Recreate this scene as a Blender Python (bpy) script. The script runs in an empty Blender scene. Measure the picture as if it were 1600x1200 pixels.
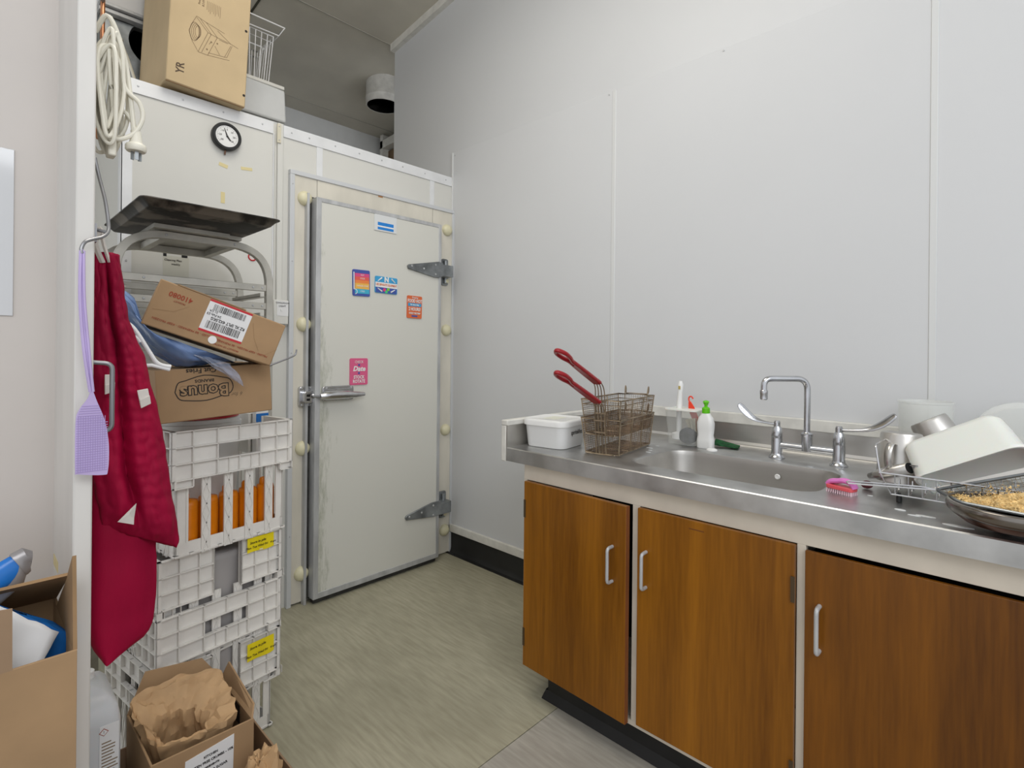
import bpy, bmesh, math, random
from mathutils import Vector, Matrix, noise
random.seed(7)
C = bpy.context.scene.collection
sc = bpy.context.scene
R = math.radians

# ------------------------------------------------------------------ camera
cam_d = bpy.data.cameras.new('camera'); cam = bpy.data.objects.new('camera', cam_d); C.objects.link(cam)
FOC = 829.87
yaw, roll = -.8067, .0097
fw = Vector((math.sin(-yaw), math.cos(yaw), 0)); rt0 = Vector((math.cos(yaw), math.sin(yaw), 0)); up0 = Vector((0, 0, 1))
rt = rt0 * math.cos(roll) + up0 * math.sin(roll); up = up0 * math.cos(roll) - rt0 * math.sin(roll)
CAM = Vector((-2.1603, -2.6049, 1.2729))
M = Matrix((rt, up, -fw)).transposed().to_4x4(); M.translation = CAM
cam.matrix_world = M
cam_d.sensor_width = 36; cam_d.lens = FOC / 1600 * 36
cam_d.shift_y = -(600 - 547.65) / 1600
cam_d.clip_start = .02
sc.camera = cam
# ------------------------------------------------------------------ world, light, exposure
w = bpy.data.worlds.new('world'); sc.world = w; w.use_nodes = True
w.node_tree.nodes['Background'].inputs[0].default_value = (.93, .96, 1, 1)
w.node_tree.nodes['Background'].inputs[1].default_value = .98
def area(name, loc, target, sx, sy, power, col=(1, 1, 1)):
    d = bpy.data.lights.new(name, 'AREA'); d.shape = 'RECTANGLE'; d.size = sx; d.size_y = sy; d.energy = power; d.color = col
    o = bpy.data.objects.new(name, d); C.objects.link(o); o.location = loc
    o.rotation_euler = (Vector(target) - Vector(loc)).to_track_quat('-Z', 'Y').to_euler(); return o
area('ceiling_light', (-1.45, -1.35, 3.35), (-1.45, -1.35, 0), .9, 1.3, 18, (1, .97, .92))
area('ceiling_light_up', (-1.45, -1.35, 3.37), (-1.45, -1.30, 4), .5, 1.3, 14, (1, .97, .92))
area('front_fill_light', (-2.6, -4.6, 3.2), (-1.0, -.8, 1.2), 2.4, 1.2, 46, (.95, .97, 1))  # soft fill added behind the camera to brighten surfaces facing it
sc.view_settings.view_transform = 'Standard'; sc.view_settings.look = 'None'
sc.view_settings.exposure = 0.0; sc.view_settings.gamma = 1; sc.view_settings.use_curve_mapping = False

# ------------------------------------------------------------------ materials
def lin(c):
    return tuple((x / 255 / 12.92) if x / 255 <= .04045 else ((x / 255 + .055) / 1.055) ** 2.4 for x in c) + (1,)
MATS = {}
def mat(name, c, rough=.5, metal=0, var=0.0, vscale=8, bump=0.0, bscale=60, c2=None, stretch=(1, 1, 1), detail=5, alpha=1, trans=0, spec=.5, aniso=0, lo=.35, hi=.65, ior=1.45, sss=0, rvar=0):
    if name in MATS: return MATS[name]
    m = bpy.data.materials.new(name); m.use_nodes = True; nt = m.node_tree; b = nt.nodes['Principled BSDF']
    b.inputs['Base Color'].default_value = lin(c); b.inputs['Roughness'].default_value = rough; b.inputs['Metallic'].default_value = metal
    b.inputs['Specular IOR Level'].default_value = spec; b.inputs['IOR'].default_value = ior
    if alpha < 1: b.inputs['Alpha'].default_value = alpha
    if trans: b.inputs['Transmission Weight'].default_value = trans
    if aniso: b.inputs['Anisotropic'].default_value = aniso
    if sss:
        b.inputs['Subsurface Weight'].default_value = sss; b.inputs['Subsurface Scale'].default_value = .01
    if var or c2 or bump or rvar:
        tc = nt.nodes.new('ShaderNodeTexCoord'); mp = nt.nodes.new('ShaderNodeMapping'); mp.inputs['Scale'].default_value = stretch
        nt.links.new(tc.outputs['Object'], mp.inputs[0])
        if var or c2:
            n = nt.nodes.new('ShaderNodeTexNoise'); n.inputs['Scale'].default_value = vscale; n.inputs['Detail'].default_value = detail
            nt.links.new(mp.outputs[0], n.inputs[0])
            r = nt.nodes.new('ShaderNodeValToRGB'); r.color_ramp.elements[0].position = lo; r.color_ramp.elements[1].position = hi
            if c2: a, bb = lin(c), lin(c2)
            else:
                a = lin(tuple(max(0, x * (1 - var)) for x in c)); bb = lin(tuple(min(255, x * (1 + var * .6)) for x in c))
            r.color_ramp.elements[0].color = a; r.color_ramp.elements[1].color = bb
            nt.links.new(n.outputs[0], r.inputs[0]); nt.links.new(r.outputs[0], b.inputs['Base Color'])
            if rvar:
                mr = nt.nodes.new('ShaderNodeMapRange'); mr.inputs[3].default_value = rough; mr.inputs[4].default_value = rough + rvar
                nt.links.new(n.outputs[0], mr.inputs[0]); nt.links.new(mr.outputs[0], b.inputs['Roughness'])
        if bump:
            n2 = nt.nodes.new('ShaderNodeTexNoise'); n2.inputs['Scale'].default_value = bscale; n2.inputs['Detail'].default_value = 3
            nt.links.new(mp.outputs[0], n2.inputs[0])
            bp = nt.nodes.new('ShaderNodeBump'); bp.inputs['Strength'].default_value = bump; bp.inputs['Distance'].default_value = .005
            nt.links.new(n2.outputs[0], bp.inputs['Height']); nt.links.new(bp.outputs[0], b.inputs['Normal'])
    MATS[name] = m; return m

m_wall = mat('wall_paint', (203, 204, 205), .42, var=.004, vscale=2, bump=.04, bscale=30)
m_panel = mat('wall_panel_sheet', (204, 205, 206), .45, var=.004, vscale=2, spec=.35)
m_panel_warm = mat('joint_strip_paint', (207, 208, 207), .32)
m_strip = mat('timber_paint_white', (214, 212, 205), .45, var=.04, vscale=20)
m_wallback = mat('far_wall_paint', (206, 207, 206), .6, var=.03, vscale=4)
m_leftwall = mat('left_wall_paint', (203, 196, 190), .45, var=.015, vscale=3)
m_post = mat('post_paint', (214, 211, 206), .4, var=.03, vscale=9, bump=.15, bscale=14, stretch=(1, 1, .25))
m_ceil = mat('ceiling_board', (196, 191, 178), .75, var=.05, vscale=2.2, bump=.05, bscale=20)
m_black = mat('black_vinyl', (30, 30, 30), .45, var=.2, vscale=6)
m_cold = mat('cold_room_sheet', (209, 208, 202), .33, var=.008, vscale=3)
m_frame_cream = mat('door_frame_sheet', (212, 207, 194), .4, var=.04, vscale=4, stretch=(2, 2, .8))
m_alu = mat('aluminium_trim', (186, 187, 188), .42, .3, var=.08, vscale=20, stretch=(1, 1, .3))
m_alu_white = mat('painted_metal_trim', (222, 223, 224), .35, .1, var=.02, vscale=12)
m_cream_cap = mat('cream_plastic', (214, 208, 176), .3)
m_gasket = mat('gasket_and_hole_shade', (52, 51, 48), .6, var=.2, vscale=30)
m_chrome = mat('chrome', (200, 200, 202), .12, 1, rvar=.15, var=.06, vscale=25)
m_tap = mat('tap_chrome', (196, 197, 200), .2, 1, var=.04, vscale=25)
m_zinc = mat('galvanised_metal', (140, 144, 146), .4, .7, var=.25, vscale=9)
m_steel = mat('stainless_steel', (200, 197, 192), .27, 1, var=.05, vscale=10, stretch=(1, .08, 1), bump=.02, bscale=200, rvar=.16)
m_steel_top = mat('stainless_top', (196, 196, 195), .24, 1, var=.09, vscale=9, bump=.04, bscale=24, rvar=.28)
m_rackalu = mat('rack_aluminium', (180, 177, 168), .42, .6, var=.06, vscale=14)
m_darkhole = mat('dark_interior', (12, 12, 12), .9)  # near-black colour stands in for the shade inside hollows
m_crate = mat('white_crate_plastic', (222, 219, 213), .36, var=.03, vscale=14)
m_kraft = mat('cardboard', (160, 130, 96), .8, var=.05, vscale=7, bump=.05, bscale=50)
m_kraft_l = mat('cardboard_light', (190, 168, 132), .78, var=.03, vscale=5, bump=.04, bscale=40)
m_kraft_d = mat('cardboard_dark', (148, 118, 84), .82, var=.06, vscale=9)
m_kraft_i = mat('cardboard_brown', (150, 124, 98), .82, var=.05, vscale=8)
m_paperbag = mat('brown_paper', (186, 152, 112), .75, var=.06, vscale=12, bump=.3, bscale=28)
m_ink = mat('black_ink', (38, 32, 28), .7)
m_ink_soft = mat('faded_ink', (128, 108, 82), .8)
m_redink = mat('red_ink', (150, 62, 40), .8)
m_white = mat('white_plastic', (228, 228, 226), .3)
m_paper = mat('white_paper', (222, 222, 222), .6)
m_laminate = mat('laminated_sheet', (205, 206, 208), .08, spec=.8)
m_orange = mat('orange_plastic', (238, 134, 8), .28, var=.08, vscale=10, trans=.15)
m_red = mat('red_plastic', (186, 24, 34), .35)
m_redgrip = mat('red_vinyl_grip', (150, 20, 30), .3)
m_wire = mat('basket_wire', (150, 134, 112), .4, .75, var=.2, vscale=30)
m_wiremesh = mat('basket_mesh_wire', (132, 110, 88), .5, .6, var=.3, vscale=20)
m_clear = mat('frosted_plastic', (228, 230, 226), .35, alpha=.34)
m_milky = mat('milky_plastic', (226, 227, 221), .4, sss=.2)
m_green = mat('green_plastic', (96, 190, 20), .35)
m_scour = mat('green_scourer', (30, 82, 45), .95, var=.3, vscale=60, bump=.6, bscale=200)
m_wool = mat('steel_wool', (46, 46, 54), .85, 0, var=.5, vscale=60, bump=1, bscale=90)
m_bristle = mat('bristle', (208, 200, 176), .7)
m_orangered = mat('orange_red_plastic', (226, 66, 40), .35)
m_pink = mat('pink_plastic', (214, 120, 190), .4)
m_pinkred = mat('pink_red_plastic', (214, 84, 92), .4)
m_copper = mat('copper', (196, 140, 106), .35, .9, var=.15, vscale=12)
m_copperbase = mat('copper_base', (112, 66, 40), .3, .9, var=.15, vscale=10)
m_bowl = mat('bowl_steel', (140, 134, 128), .22, 1, var=.08, vscale=8)
m_cloth = mat('crimson_cloth', (156, 0, 52), .68, spec=.25, var=.14, vscale=5, bump=.35, bscale=40, stretch=(1, 1, .35))
m_lining = mat('pale_lining', (206, 200, 194), .7)
m_purple = mat('lilac_plastic', (186, 168, 212), .4, var=.04, vscale=8)
m_purple_d = mat('lilac_grid', (160, 142, 190), .5)
m_cable = mat('cable_sheath', (222, 218, 204), .4)
m_wirewhite = mat('white_wire', (222, 222, 222), .35)
m_greywire = mat('grey_wire', (140, 140, 142), .35, .7)
m_blue = mat('blue_plastic_bag', (60, 110, 172), .2, var=.2, vscale=12, bump=.35, bscale=24)
m_bluefilm = mat('blue_grey_film', (76, 104, 150), .18, c2=(124, 148, 190), vscale=7, bump=.9, bscale=18)
m_film = mat('clear_film', (190, 200, 222), .15, alpha=.35, bump=.6, bscale=20)
m_bluebag = mat('blue_packet', (30, 110, 190), .22, var=.1, vscale=10, bump=.3, bscale=18)
m_silver = mat('silver_film', (150, 146, 146), .3, .4, var=.1, vscale=12, bump=.3, bscale=18)
m_yellow = mat('yellow_label', (228, 208, 20), .5)
m_masking = mat('old_tape', (214, 200, 150), .6)
m_jerry = mat('jerrycan_plastic', (196, 198, 200), .38, sss=.1)
m_maroon = mat('maroon_print', (120, 52, 48), .7)
m_traydark = mat('burnt_tray', (38, 36, 33), .5, .35, c2=(104, 98, 90), vscale=9, bump=.2, bscale=30, lo=.50, hi=.60)
m_crumb = mat('golden_crumb', (226, 196, 138), .8, var=.2, vscale=80)
m_brownwood = mat('brown_board', (120, 98, 74), .6, var=.15, vscale=10, stretch=(1, 1, .1))
m_seam = mat('dark_seam', (70, 68, 56), .8)
m_dark = mat('black_plastic', (26, 26, 26), .4)
m_soap = mat('soap_residue', (226, 228, 228), .3)

# timber doors: vertical grain made from stretched noise
def wood(name, c1, c2, seed):
    m = bpy.data.materials.new(name); m.use_nodes = True; nt = m.node_tree; b = nt.nodes['Principled BSDF']
    tc = nt.nodes.new('ShaderNodeTexCoord'); mp = nt.nodes.new('ShaderNodeMapping')
    mp.inputs['Scale'].default_value = (1, 1, .06); mp.inputs['Location'].default_value = (seed, seed * 2.3, seed * .7)
    nt.links.new(tc.outputs['Object'], mp.inputs[0])
    n1 = nt.nodes.new('ShaderNodeTexNoise'); n1.inputs['Scale'].default_value = 9; n1.inputs['Detail'].default_value = 4; n1.inputs['Distortion'].default_value = .6
    n2 = nt.nodes.new('ShaderNodeTexNoise'); n2.inputs['Scale'].default_value = 120; n2.inputs['Detail'].default_value = 6
    nt.links.new(mp.outputs[0], n1.inputs[0]); nt.links.new(mp.outputs[0], n2.inputs[0])
    ad = nt.nodes.new('ShaderNodeMix'); ad.data_type = 'FLOAT'; ad.inputs[0].default_value = .32
    nt.links.new(n1.outputs[0], ad.inputs[2]); nt.links.new(n2.outputs[0], ad.inputs[3])
    r = nt.nodes.new('ShaderNodeValToRGB'); r.color_ramp.elements[0].position = .32; r.color_ramp.elements[1].position = .66
    r.color_ramp.elements[0].color = lin(c1); r.color_ramp.elements[1].color = lin(c2)
    nt.links.new(ad.outputs[0], r.inputs[0]); nt.links.new(r.outputs[0], b.inputs['Base Color'])
    b.inputs['Roughness'].default_value = .34; b.inputs['Specular IOR Level'].default_value = .35
    return m
m_wood = wood('varnished_timber', (106, 62, 5), (150, 95, 17), 0)
m_wood2 = wood('varnished_timber_dark', (84, 47, 5), (126, 76, 10), 4)
m_woodedge = mat('timber_edge', (120, 66, 24), .6)
m_cream = mat('cream_enamel', (214, 204, 188), .42, var=.03, vscale=8)

def floor_mat(name, c1, c2, c3):
    m = bpy.data.materials.new(name); m.use_nodes = True; nt = m.node_tree; b = nt.nodes['Principled BSDF']
    tc = nt.nodes.new('ShaderNodeTexCoord'); mp = nt.nodes.new('ShaderNodeMapping'); mp.inputs['Scale'].default_value = (1, .12, 1); mp.inputs['Rotation'].default_value = (0, 0, R(8))
    nt.links.new(tc.outputs['Object'], mp.inputs[0])
    n1 = nt.nodes.new('ShaderNodeTexNoise'); n1.inputs['Scale'].default_value = 70; n1.inputs['Detail'].default_value = 5
    n2 = nt.nodes.new('ShaderNodeTexNoise'); n2.inputs['Scale'].default_value = 2.6; n2.inputs['Detail'].default_value = 4
    nt.links.new(mp.outputs[0], n1.inputs[0]); nt.links.new(tc.outputs['Object'], n2.inputs[0])
    r = nt.nodes.new('ShaderNodeValToRGB'); r.color_ramp.elements[0].position = .3; r.color_ramp.elements[1].position = .7
    r.color_ramp.elements[0].color = lin(c1); r.color_ramp.elements[1].color = lin(c2)
    nt.links.new(n1.outputs[0], r.inputs[0])
    r2 = nt.nodes.new('ShaderNodeValToRGB'); r2.color_ramp.elements[0].position = .4; r2.color_ramp.elements[1].position = .75
    r2.color_ramp.elements[0].color = (0, 0, 0, 1); r2.color_ramp.elements[1].color = (1, 1, 1, 1)
    nt.links.new(n2.outputs[0], r2.inputs[0])
    mx = nt.nodes.new('ShaderNodeMix'); mx.data_type = 'RGBA'; nt.links.new(r2.outputs[0], mx.inputs[0])
    mx.inputs[7].default_value = lin(c3); nt.links.new(r.outputs[0], mx.inputs[6])
    m2 = nt.nodes.new('ShaderNodeMix'); m2.data_type = 'RGBA'; m2.inputs[0].default_value = .45
    nt.links.new(mx.outputs[2], m2.inputs[6]); nt.links.new(r.outputs[0], m2.inputs[7]); nt.links.new(m2.outputs[2], b.inputs['Base Color'])
    b.inputs['Roughness'].default_value = .42
    return m
m_floor1 = floor_mat('green_vinyl', (152, 147, 125), (176, 171, 149), (134, 130, 109))
m_floor2 = floor_mat('grey_vinyl', (154, 149, 139), (178, 173, 163), (140, 135, 125))

# door skin: cream with a scuffed, grey-green worn band near the latch edge (marks fixed on the sheet)
def door_mat():
    m = bpy.data.materials.new('worn_door_sheet'); m.use_nodes = True; nt = m.node_tree; b = nt.nodes['Principled BSDF']
    tc = nt.nodes.new('ShaderNodeTexCoord'); sp = nt.nodes.new('ShaderNodeSeparateXYZ'); nt.links.new(tc.outputs['Object'], sp.inputs[0])
    mp = nt.nodes.new('ShaderNodeMapping'); mp.inputs['Scale'].default_value = (3, 3, .6); nt.links.new(tc.outputs['Object'], mp.inputs[0])
    n = nt.nodes.new('ShaderNodeTexNoise'); n.inputs['Scale'].default_value = 14; n.inputs['Detail'].default_value = 8; n.inputs['Roughness'].default_value = .75
    nt.links.new(mp.outputs[0], n.inputs[0])
    mr = nt.nodes.new('ShaderNodeMapRange'); mr.inputs[1].default_value = -.90; mr.inputs[2].default_value = -.74; mr.inputs[3].default_value = .30; mr.inputs[4].default_value = -.15
    nt.links.new(sp.outputs[0], mr.inputs[0])
    mz = nt.nodes.new('ShaderNodeMapRange'); mz.inputs[1].default_value = 1.75; mz.inputs[2].default_value = 1.1; mz.inputs[3].default_value = -.12; mz.inputs[4].default_value = .05
    nt.links.new(sp.outputs[2], mz.inputs[0])
    a = nt.nodes.new('ShaderNodeMath'); a.operation = 'ADD'; nt.links.new(n.outputs[0], a.inputs[0]); nt.links.new(mr.outputs[0], a.inputs[1])
    a2 = nt.nodes.new('ShaderNodeMath'); a2.operation = 'ADD'; nt.links.new(a.outputs[0], a2.inputs[0]); nt.links.new(mz.outputs[0], a2.inputs[1])
    r = nt.nodes.new('ShaderNodeValToRGB'); r.color_ramp.elements[0].position = .74; r.color_ramp.elements[1].position = .98
    r.color_ramp.elements[0].color = lin((209, 208, 200)); r.color_ramp.elements[1].color = lin((166, 168, 154))
    nt.links.new(a2.outputs[0], r.inputs[0]); nt.links.new(r.outputs[0], b.inputs['Base Color']); b.inputs['Roughness'].default_value = .33
    return m
m_door = door_mat()

# ------------------------------------------------------------------ mesh helpers
class MB:
    def __init__(s): s.v = []; s.f = []; s.T = Matrix.Identity(4)
    def add(s, vs, fs):
        o = len(s.v); s.v += [tuple(s.T @ Vector(v)) for v in vs]; s.f += [tuple(i + o for i in f) for f in fs]; return s
    def box(s, x0, x1, y0, y1, z0, z1):
        if x0 > x1: x0, x1 = x1, x0
        if y0 > y1: y0, y1 = y1, y0
        if z0 > z1: z0, z1 = z1, z0
        return s.add([(x0, y0, z0), (x1, y0, z0), (x1, y1, z0), (x0, y1, z0), (x0, y0, z1), (x1, y0, z1), (x1, y1, z1), (x0, y1, z1)],
              [(0, 3, 2, 1), (4, 5, 6, 7), (0, 1, 5, 4), (1, 2, 6, 5), (2, 3, 7, 6), (3, 0, 4, 7)])
    def hexa(s, p):   # eight corners, bottom ring then top ring (counter-clockwise from above)
        return s.add(p, [(0, 3, 2, 1), (4, 5, 6, 7), (0, 1, 5, 4), (1, 2, 6, 5), (2, 3, 7, 6), (3, 0, 4, 7)])
    def prism(s, poly, h0, h1, axis='z'):   # poly of 2-D points extruded along an axis
        n = len(poly)
        def P(a, b, h): return {'z': (a, b, h), 'y': (a, h, b), 'x': (h, a, b)}[axis]
        vs = [P(a, b, h0) for a, b in poly] + [P(a, b, h1) for a, b in poly]
        return s.add(vs, [tuple(range(n))[::-1], tuple(range(n, 2 * n))] + [(i, (i + 1) % n, n + (i + 1) % n, n + i) for i in range(n)])
    def lathe(s, prof, c=(0, 0, 0), n=32, axis='z', a0=0, a1=360):
        full = abs(a1 - a0) >= 360; k = n if full else n + 1
        vs = []
        for r, h in prof:
            for i in range(k):
                a = R(a0 + (a1 - a0) * i / n); x, y = r * math.cos(a), r * math.sin(a)
                p = {'z': (x, y, h), 'y': (x, h, y), 'x': (h, x, y)}[axis]
                vs.append((p[0] + c[0], p[1] + c[1], p[2] + c[2]))
        fs = []
        for j in range(len(prof) - 1):
            for i in range(n):
                a = j * k + i; b = j * k + (i + 1) % k; fs.append((a, b, b + k, a + k))
        if full and prof[0][0] > 1e-6: fs.append(tuple(range(k))[::-1])
        if full and prof[-1][0] > 1e-6: fs.append(tuple((len(prof) - 1) * k + i for i in range(k)))
        return s.add(vs, fs)
    def tube(s, pts, r, n=8, closed=False, caps=True, flat=None):
        P = [Vector(p) for p in pts]; m = len(P); vs = []
        prev = None
        for i in range(m):
            if closed: t = P[(i + 1) % m] - P[i - 1]
            else: t = P[min(i + 1, m - 1)] - P[max(i - 1, 0)]
            t = t.normalized() if t.length > 1e-9 else Vector((0, 0, 1))
            if prev is None:
                u = t.cross(Vector((0, 0, 1)))
                if u.length < .05: u = t.cross(Vector((0, 1, 0)))
            else: u = prev - t * prev.dot(t)
            u.normalize(); prev = u; v = t.cross(u)
            rr = r[i] if isinstance(r, (list, tuple)) else r
            for k in range(n):
                a = 2 * math.pi * k / n; q = P[i] + u * math.cos(a) * rr * (flat or 1) + v * math.sin(a) * rr; vs.append(tuple(q))
        fs = []
        for i in range(m if closed else m - 1):
            for k in range(n):
                a = i * n + k; b = i * n + (k + 1) % n; c = ((i + 1) % m) * n + (k + 1) % n; d = ((i + 1) % m) * n + k; fs.append((a, b, c, d))
        if not closed and caps: fs += [tuple(range(n))[::-1], tuple((m - 1) * n + k for k in range(n))]
        return s.add(vs, fs)
    def grid(s, fn, nu, nv, closed_u=False):
        k = nu if closed_u else nu + 1
        vs = [fn(i / nu, j / nv) for j in range(nv + 1) for i in range(k)]
        return s.add(vs, [(j * k + i, j * k + (i + 1) % k, (j + 1) * k + (i + 1) % k, (j + 1) * k + i) for j in range(nv) for i in range(nu)])
    def build(s, name, m, parent=None, smooth=False, bev=0, solid=0, sub=0, label=None, kind=None, angle=35):
        me = bpy.data.meshes.new(name); me.from_pydata(s.v, [], s.f); me.validate()
        me.materials.append(m)
        if smooth or bev:
            for p in me.polygons: p.use_smooth = True
        bm = bmesh.new(); bm.from_mesh(me)
        if not solid and not sub: bmesh.ops.recalc_face_normals(bm, faces=bm.faces)
        if smooth or bev:
            for e in bm.edges:
                if len(e.link_faces) == 2 and e.calc_face_angle(0) > R(angle): e.smooth = False
        bm.to_mesh(me); bm.free()
        o = bpy.data.objects.new(name, me); C.objects.link(o)
        if solid:
            q = o.modifiers.new('thick', 'SOLIDIFY'); q.thickness = solid; q.offset = 0
        if sub:
            q = o.modifiers.new('sub', 'SUBSURF'); q.levels = sub; q.render_levels = sub
        if bev:
            q = o.modifiers.new('bevel', 'BEVEL'); q.width = bev; q.segments = 2; q.limit_method = 'ANGLE'; q.angle_limit = R(40); q.harden_normals = False
        if parent:
            o.parent = parent
            if PARENT_INV.get(parent.name): o.matrix_parent_inverse = PARENT_INV[parent.name]
        if label: o['label'] = label
        if kind: o['kind'] = kind
        return o
PARENT_INV = {}
def tag(o, label, cat, group=None):
    o['label'] = label; o['category'] = cat
    if group: o['group'] = group
    return o
def thing(name, loc, label, cat, group=None, rot=(0, 0, 0), local=False):
    """Empty at the thing's base; parts are given in world coordinates unless local=True."""
    o = bpy.data.objects.new(name, None); C.objects.link(o); o.location = loc; o.rotation_euler = rot; o.empty_display_size = .05
    if not local:
        mw = Matrix.Translation(loc) @ Matrix.LocRotScale(None, __import__('mathutils').Euler(rot), None)
        PARENT_INV[o.name] = mw.inverted()
    return tag(o, label, cat, group)
def struct(o): o['kind'] = 'structure'; return o
def sbox(name, m, *a, parent=None, bev=0, **k):
    o = MB().box(*a).build(name, m, parent, bev=bev, **k)
    if not parent: struct(o)
    return o
def text(body, size, m, parent, mtx, name='lettering', bold=0, sx=1, align='CENTER', depth=.0004, shear=0):
    cu = bpy.data.curves.new('t', 'FONT'); cu.body = body; cu.size = size; cu.align_x = align; cu.align_y = 'CENTER'
    cu.extrude = depth; cu.offset = bold; cu.resolution_u = 2; cu.shear = shear
    o = bpy.data.objects.new('t', cu); C.objects.link(o)
    dg = bpy.context.evaluated_depsgraph_get(); me = bpy.data.meshes.new_from_object(o.evaluated_get(dg))
    C.objects.unlink(o); bpy.data.objects.remove(o)
    me.transform(Matrix.Diagonal((sx, 1, 1, 1))); me.transform(mtx); me.materials.clear(); me.materials.append(m); me.name = name
    q = bpy.data.objects.new(name, me); C.objects.link(q)
    if parent:
        q.parent = parent
        if PARENT_INV.get(parent.name): q.matrix_parent_inverse = PARENT_INV[parent.name]
    return q
def face_mtx(o, right, upv):   # matrix whose x is right, y is up on a face at o
    r = Vector(right).normalized(); u = Vector(upv).normalized(); n = r.cross(u)
    m = Matrix((r, u, n)).transposed().to_4x4(); m.translation = Vector(o); return m
def rrect(x0, x1, y0, y1, r, n=5):
    out = []
    for cx, cy, a in ((x1 - r, y1 - r, 0), (x0 + r, y1 - r, 90), (x0 + r, y0 + r, 180), (x1 - r, y0 + r, 270)):
        for i in range(n + 1):
            t = R(a + 90 * i / n); out.append((cx + r * math.cos(t), cy + r * math.sin(t)))
    return out
def smooth_path(pts, n=8, closed=False):
    P = [Vector(p) for p in pts]; out = []; m = len(P)
    rng = range(m) if closed else range(m - 1)
    for i in rng:
        p0 = P[i - 1] if (closed or i > 0) else P[0]; p1 = P[i]; p2 = P[(i + 1) % m]; p3 = P[(i + 2) % m] if closed else P[min(i + 2, m - 1)]
        for k in range(n):
            t = k / n
            out.append(.5 * ((2 * p1) + (-p0 + p2) * t + (2 * p0 - 5 * p1 + 4 * p2 - p3) * t * t + (-p0 + 3 * p1 - 3 * p2 + p3) * t ** 3))
    if not closed: out.append(P[-1])
    return out
def rounded(pts, r, n=5):   # polyline with rounded corners
    P = [Vector(p) for p in pts]; out = [P[0]]
    for i in range(1, len(P) - 1):
        a, b, c = P[i - 1], P[i], P[i + 1]; d1 = (a - b).normalized(); d2 = (c - b).normalized()
        rr = min(r, (a - b).length * .49, (c - b).length * .49); s, e = b + d1 * rr, b + d2 * rr
        for k in range(n + 1):
            t = k / n; out.append(s * (1 - t) ** 2 + b * 2 * t * (1 - t) + e * t * t)
    return out + [P[-1]]
def nz(p, s=1.0, seed=0): return noise.noise(Vector(p) * s + Vector((seed, seed * 1.7, -seed)))

# ================================================================== SETTING
H = 2.3554
CE = lambda y: 3.454 - .122 * (y - .661)        # sloping ceiling height
fl = sbox('floor', m_seam, -4.5, 1.0, -5, 2.0, -.06, -.004)
sbox('vinyl_sheet', m_floor1, -4.5, 1.0, -1.4185, 2.0, -.0045, 0, parent=fl)
sbox('vinyl_sheet', m_floor2, -4.5, 1.0, -5, -1.4215, -.0045, -.0002, parent=fl)

wr = MB().add([(0, .661, 0), (.09, .661, 0), (.09, -5, 0), (0, -5, 0), (0, .661, CE(.661)), (.09, .661, CE(.661)), (.09, -5, CE(-5)), (0, -5, CE(-5))],
              [(0, 1, 2, 3), (4, 7, 6, 5), (0, 4, 5, 1), (1, 5, 6, 2), (2, 6, 7, 3), (3, 7, 4, 0)]).build('wall_right', m_wall); struct(wr)
PT = 2.5155
for a, b, top in ((-.006, -1.196, PT), (-1.204, -2.396, PT), (-2.404, -3.6, PT), (-3.608, -4.9, PT)):
    sbox('wall_panel', m_panel, -.006, .0, b, a, .17, top, parent=wr, bev=.0012)
for y in (-1.2, -2.4):
    MB().box(-.0085, -.004, y - .010, y + .010, .17, PT if y > -2 else 3.6).build('joint_strip', m_panel_warm, wr, bev=.002)
MB().box(-.012, 0, -.012, 0.0, .14, PT).build('joint_strip', m_panel_warm, wr, bev=.002)
for y, z in ((-.03, PT - .02), (-1.17, PT - .012), (-1.72, PT - .01), (-2.3, PT - .02)):
    MB().lathe([(.004, -.0085), (.003, -.005)], (0, y, z), 10, 'x').build('screw', m_alu, wr)
sbox('trim_1', m_strip, -.02, 0, -1.3, -.0, .135, .181, bev=.003)
bs = MB(); bs.prism([(-.0075, .136), (0, .136), (0, 0), (-.03, 0), (-.03, .004), (-.018, .008), (-.0105, .02), (-.0075, .04)], -1.3, -.0, 'x')
bs = MB(); pr_ = [(-.0075, .136), (0, .136), (0, 0), (-.032, 0), (-.032, .004), (-.018, .009), (-.0105, .022), (-.0075, .04)]
bs.add([(x, 0, z) for x, z in pr_] + [(x, -1.32, z) for x, z in pr_], [tuple(range(8)), tuple(range(8, 16))[::-1]] + [(i, 8 + i, 8 + (i + 1) % 8, (i + 1) % 8) for i in range(8)])
struct(bs.build('baseboard_right', m_black, smooth=True))

# sloping ceiling with board joints and cornice
def slab(x0, x1, y0, y1, dz0, dz1):
    return MB().add([(x0, y0, CE(y0) + dz0), (x1, y0, CE(y0) + dz0), (x1, y1, CE(y1) + dz0), (x0, y1, CE(y1) + dz0), (x0, y0, CE(y0) + dz1), (x1, y0, CE(y0) + dz1), (x1, y1, CE(y1) + dz1), (x0, y1, CE(y1) + dz1)],
                    [(0, 3, 2, 1), (4, 5, 6, 7), (0, 1, 5, 4), (1, 2, 6, 5), (2, 3, 7, 6), (3, 0, 4, 7)])
ce = struct(slab(-3.2, .9, -3.4, 2.0, 0, .08).build('ceiling', m_ceil))
for x in (-.88,):
    slab(x - .006, x + .006, .72, 2.0, -.004, .01).build('joint_strip', m_seam, ce)
slab(-.95, .9, .668, .676, -.003, .01).build('joint_strip', mat('ceiling_joint', (168, 165, 154), .7), ce)
slab(-.95, .9, 1.70, 1.706, -.003, .01).build('joint_strip', MATS['ceiling_joint'], ce)
struct(slab(-.035, 0, -3.3, .665, -.05, 0).build('trim_2', m_strip))
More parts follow.
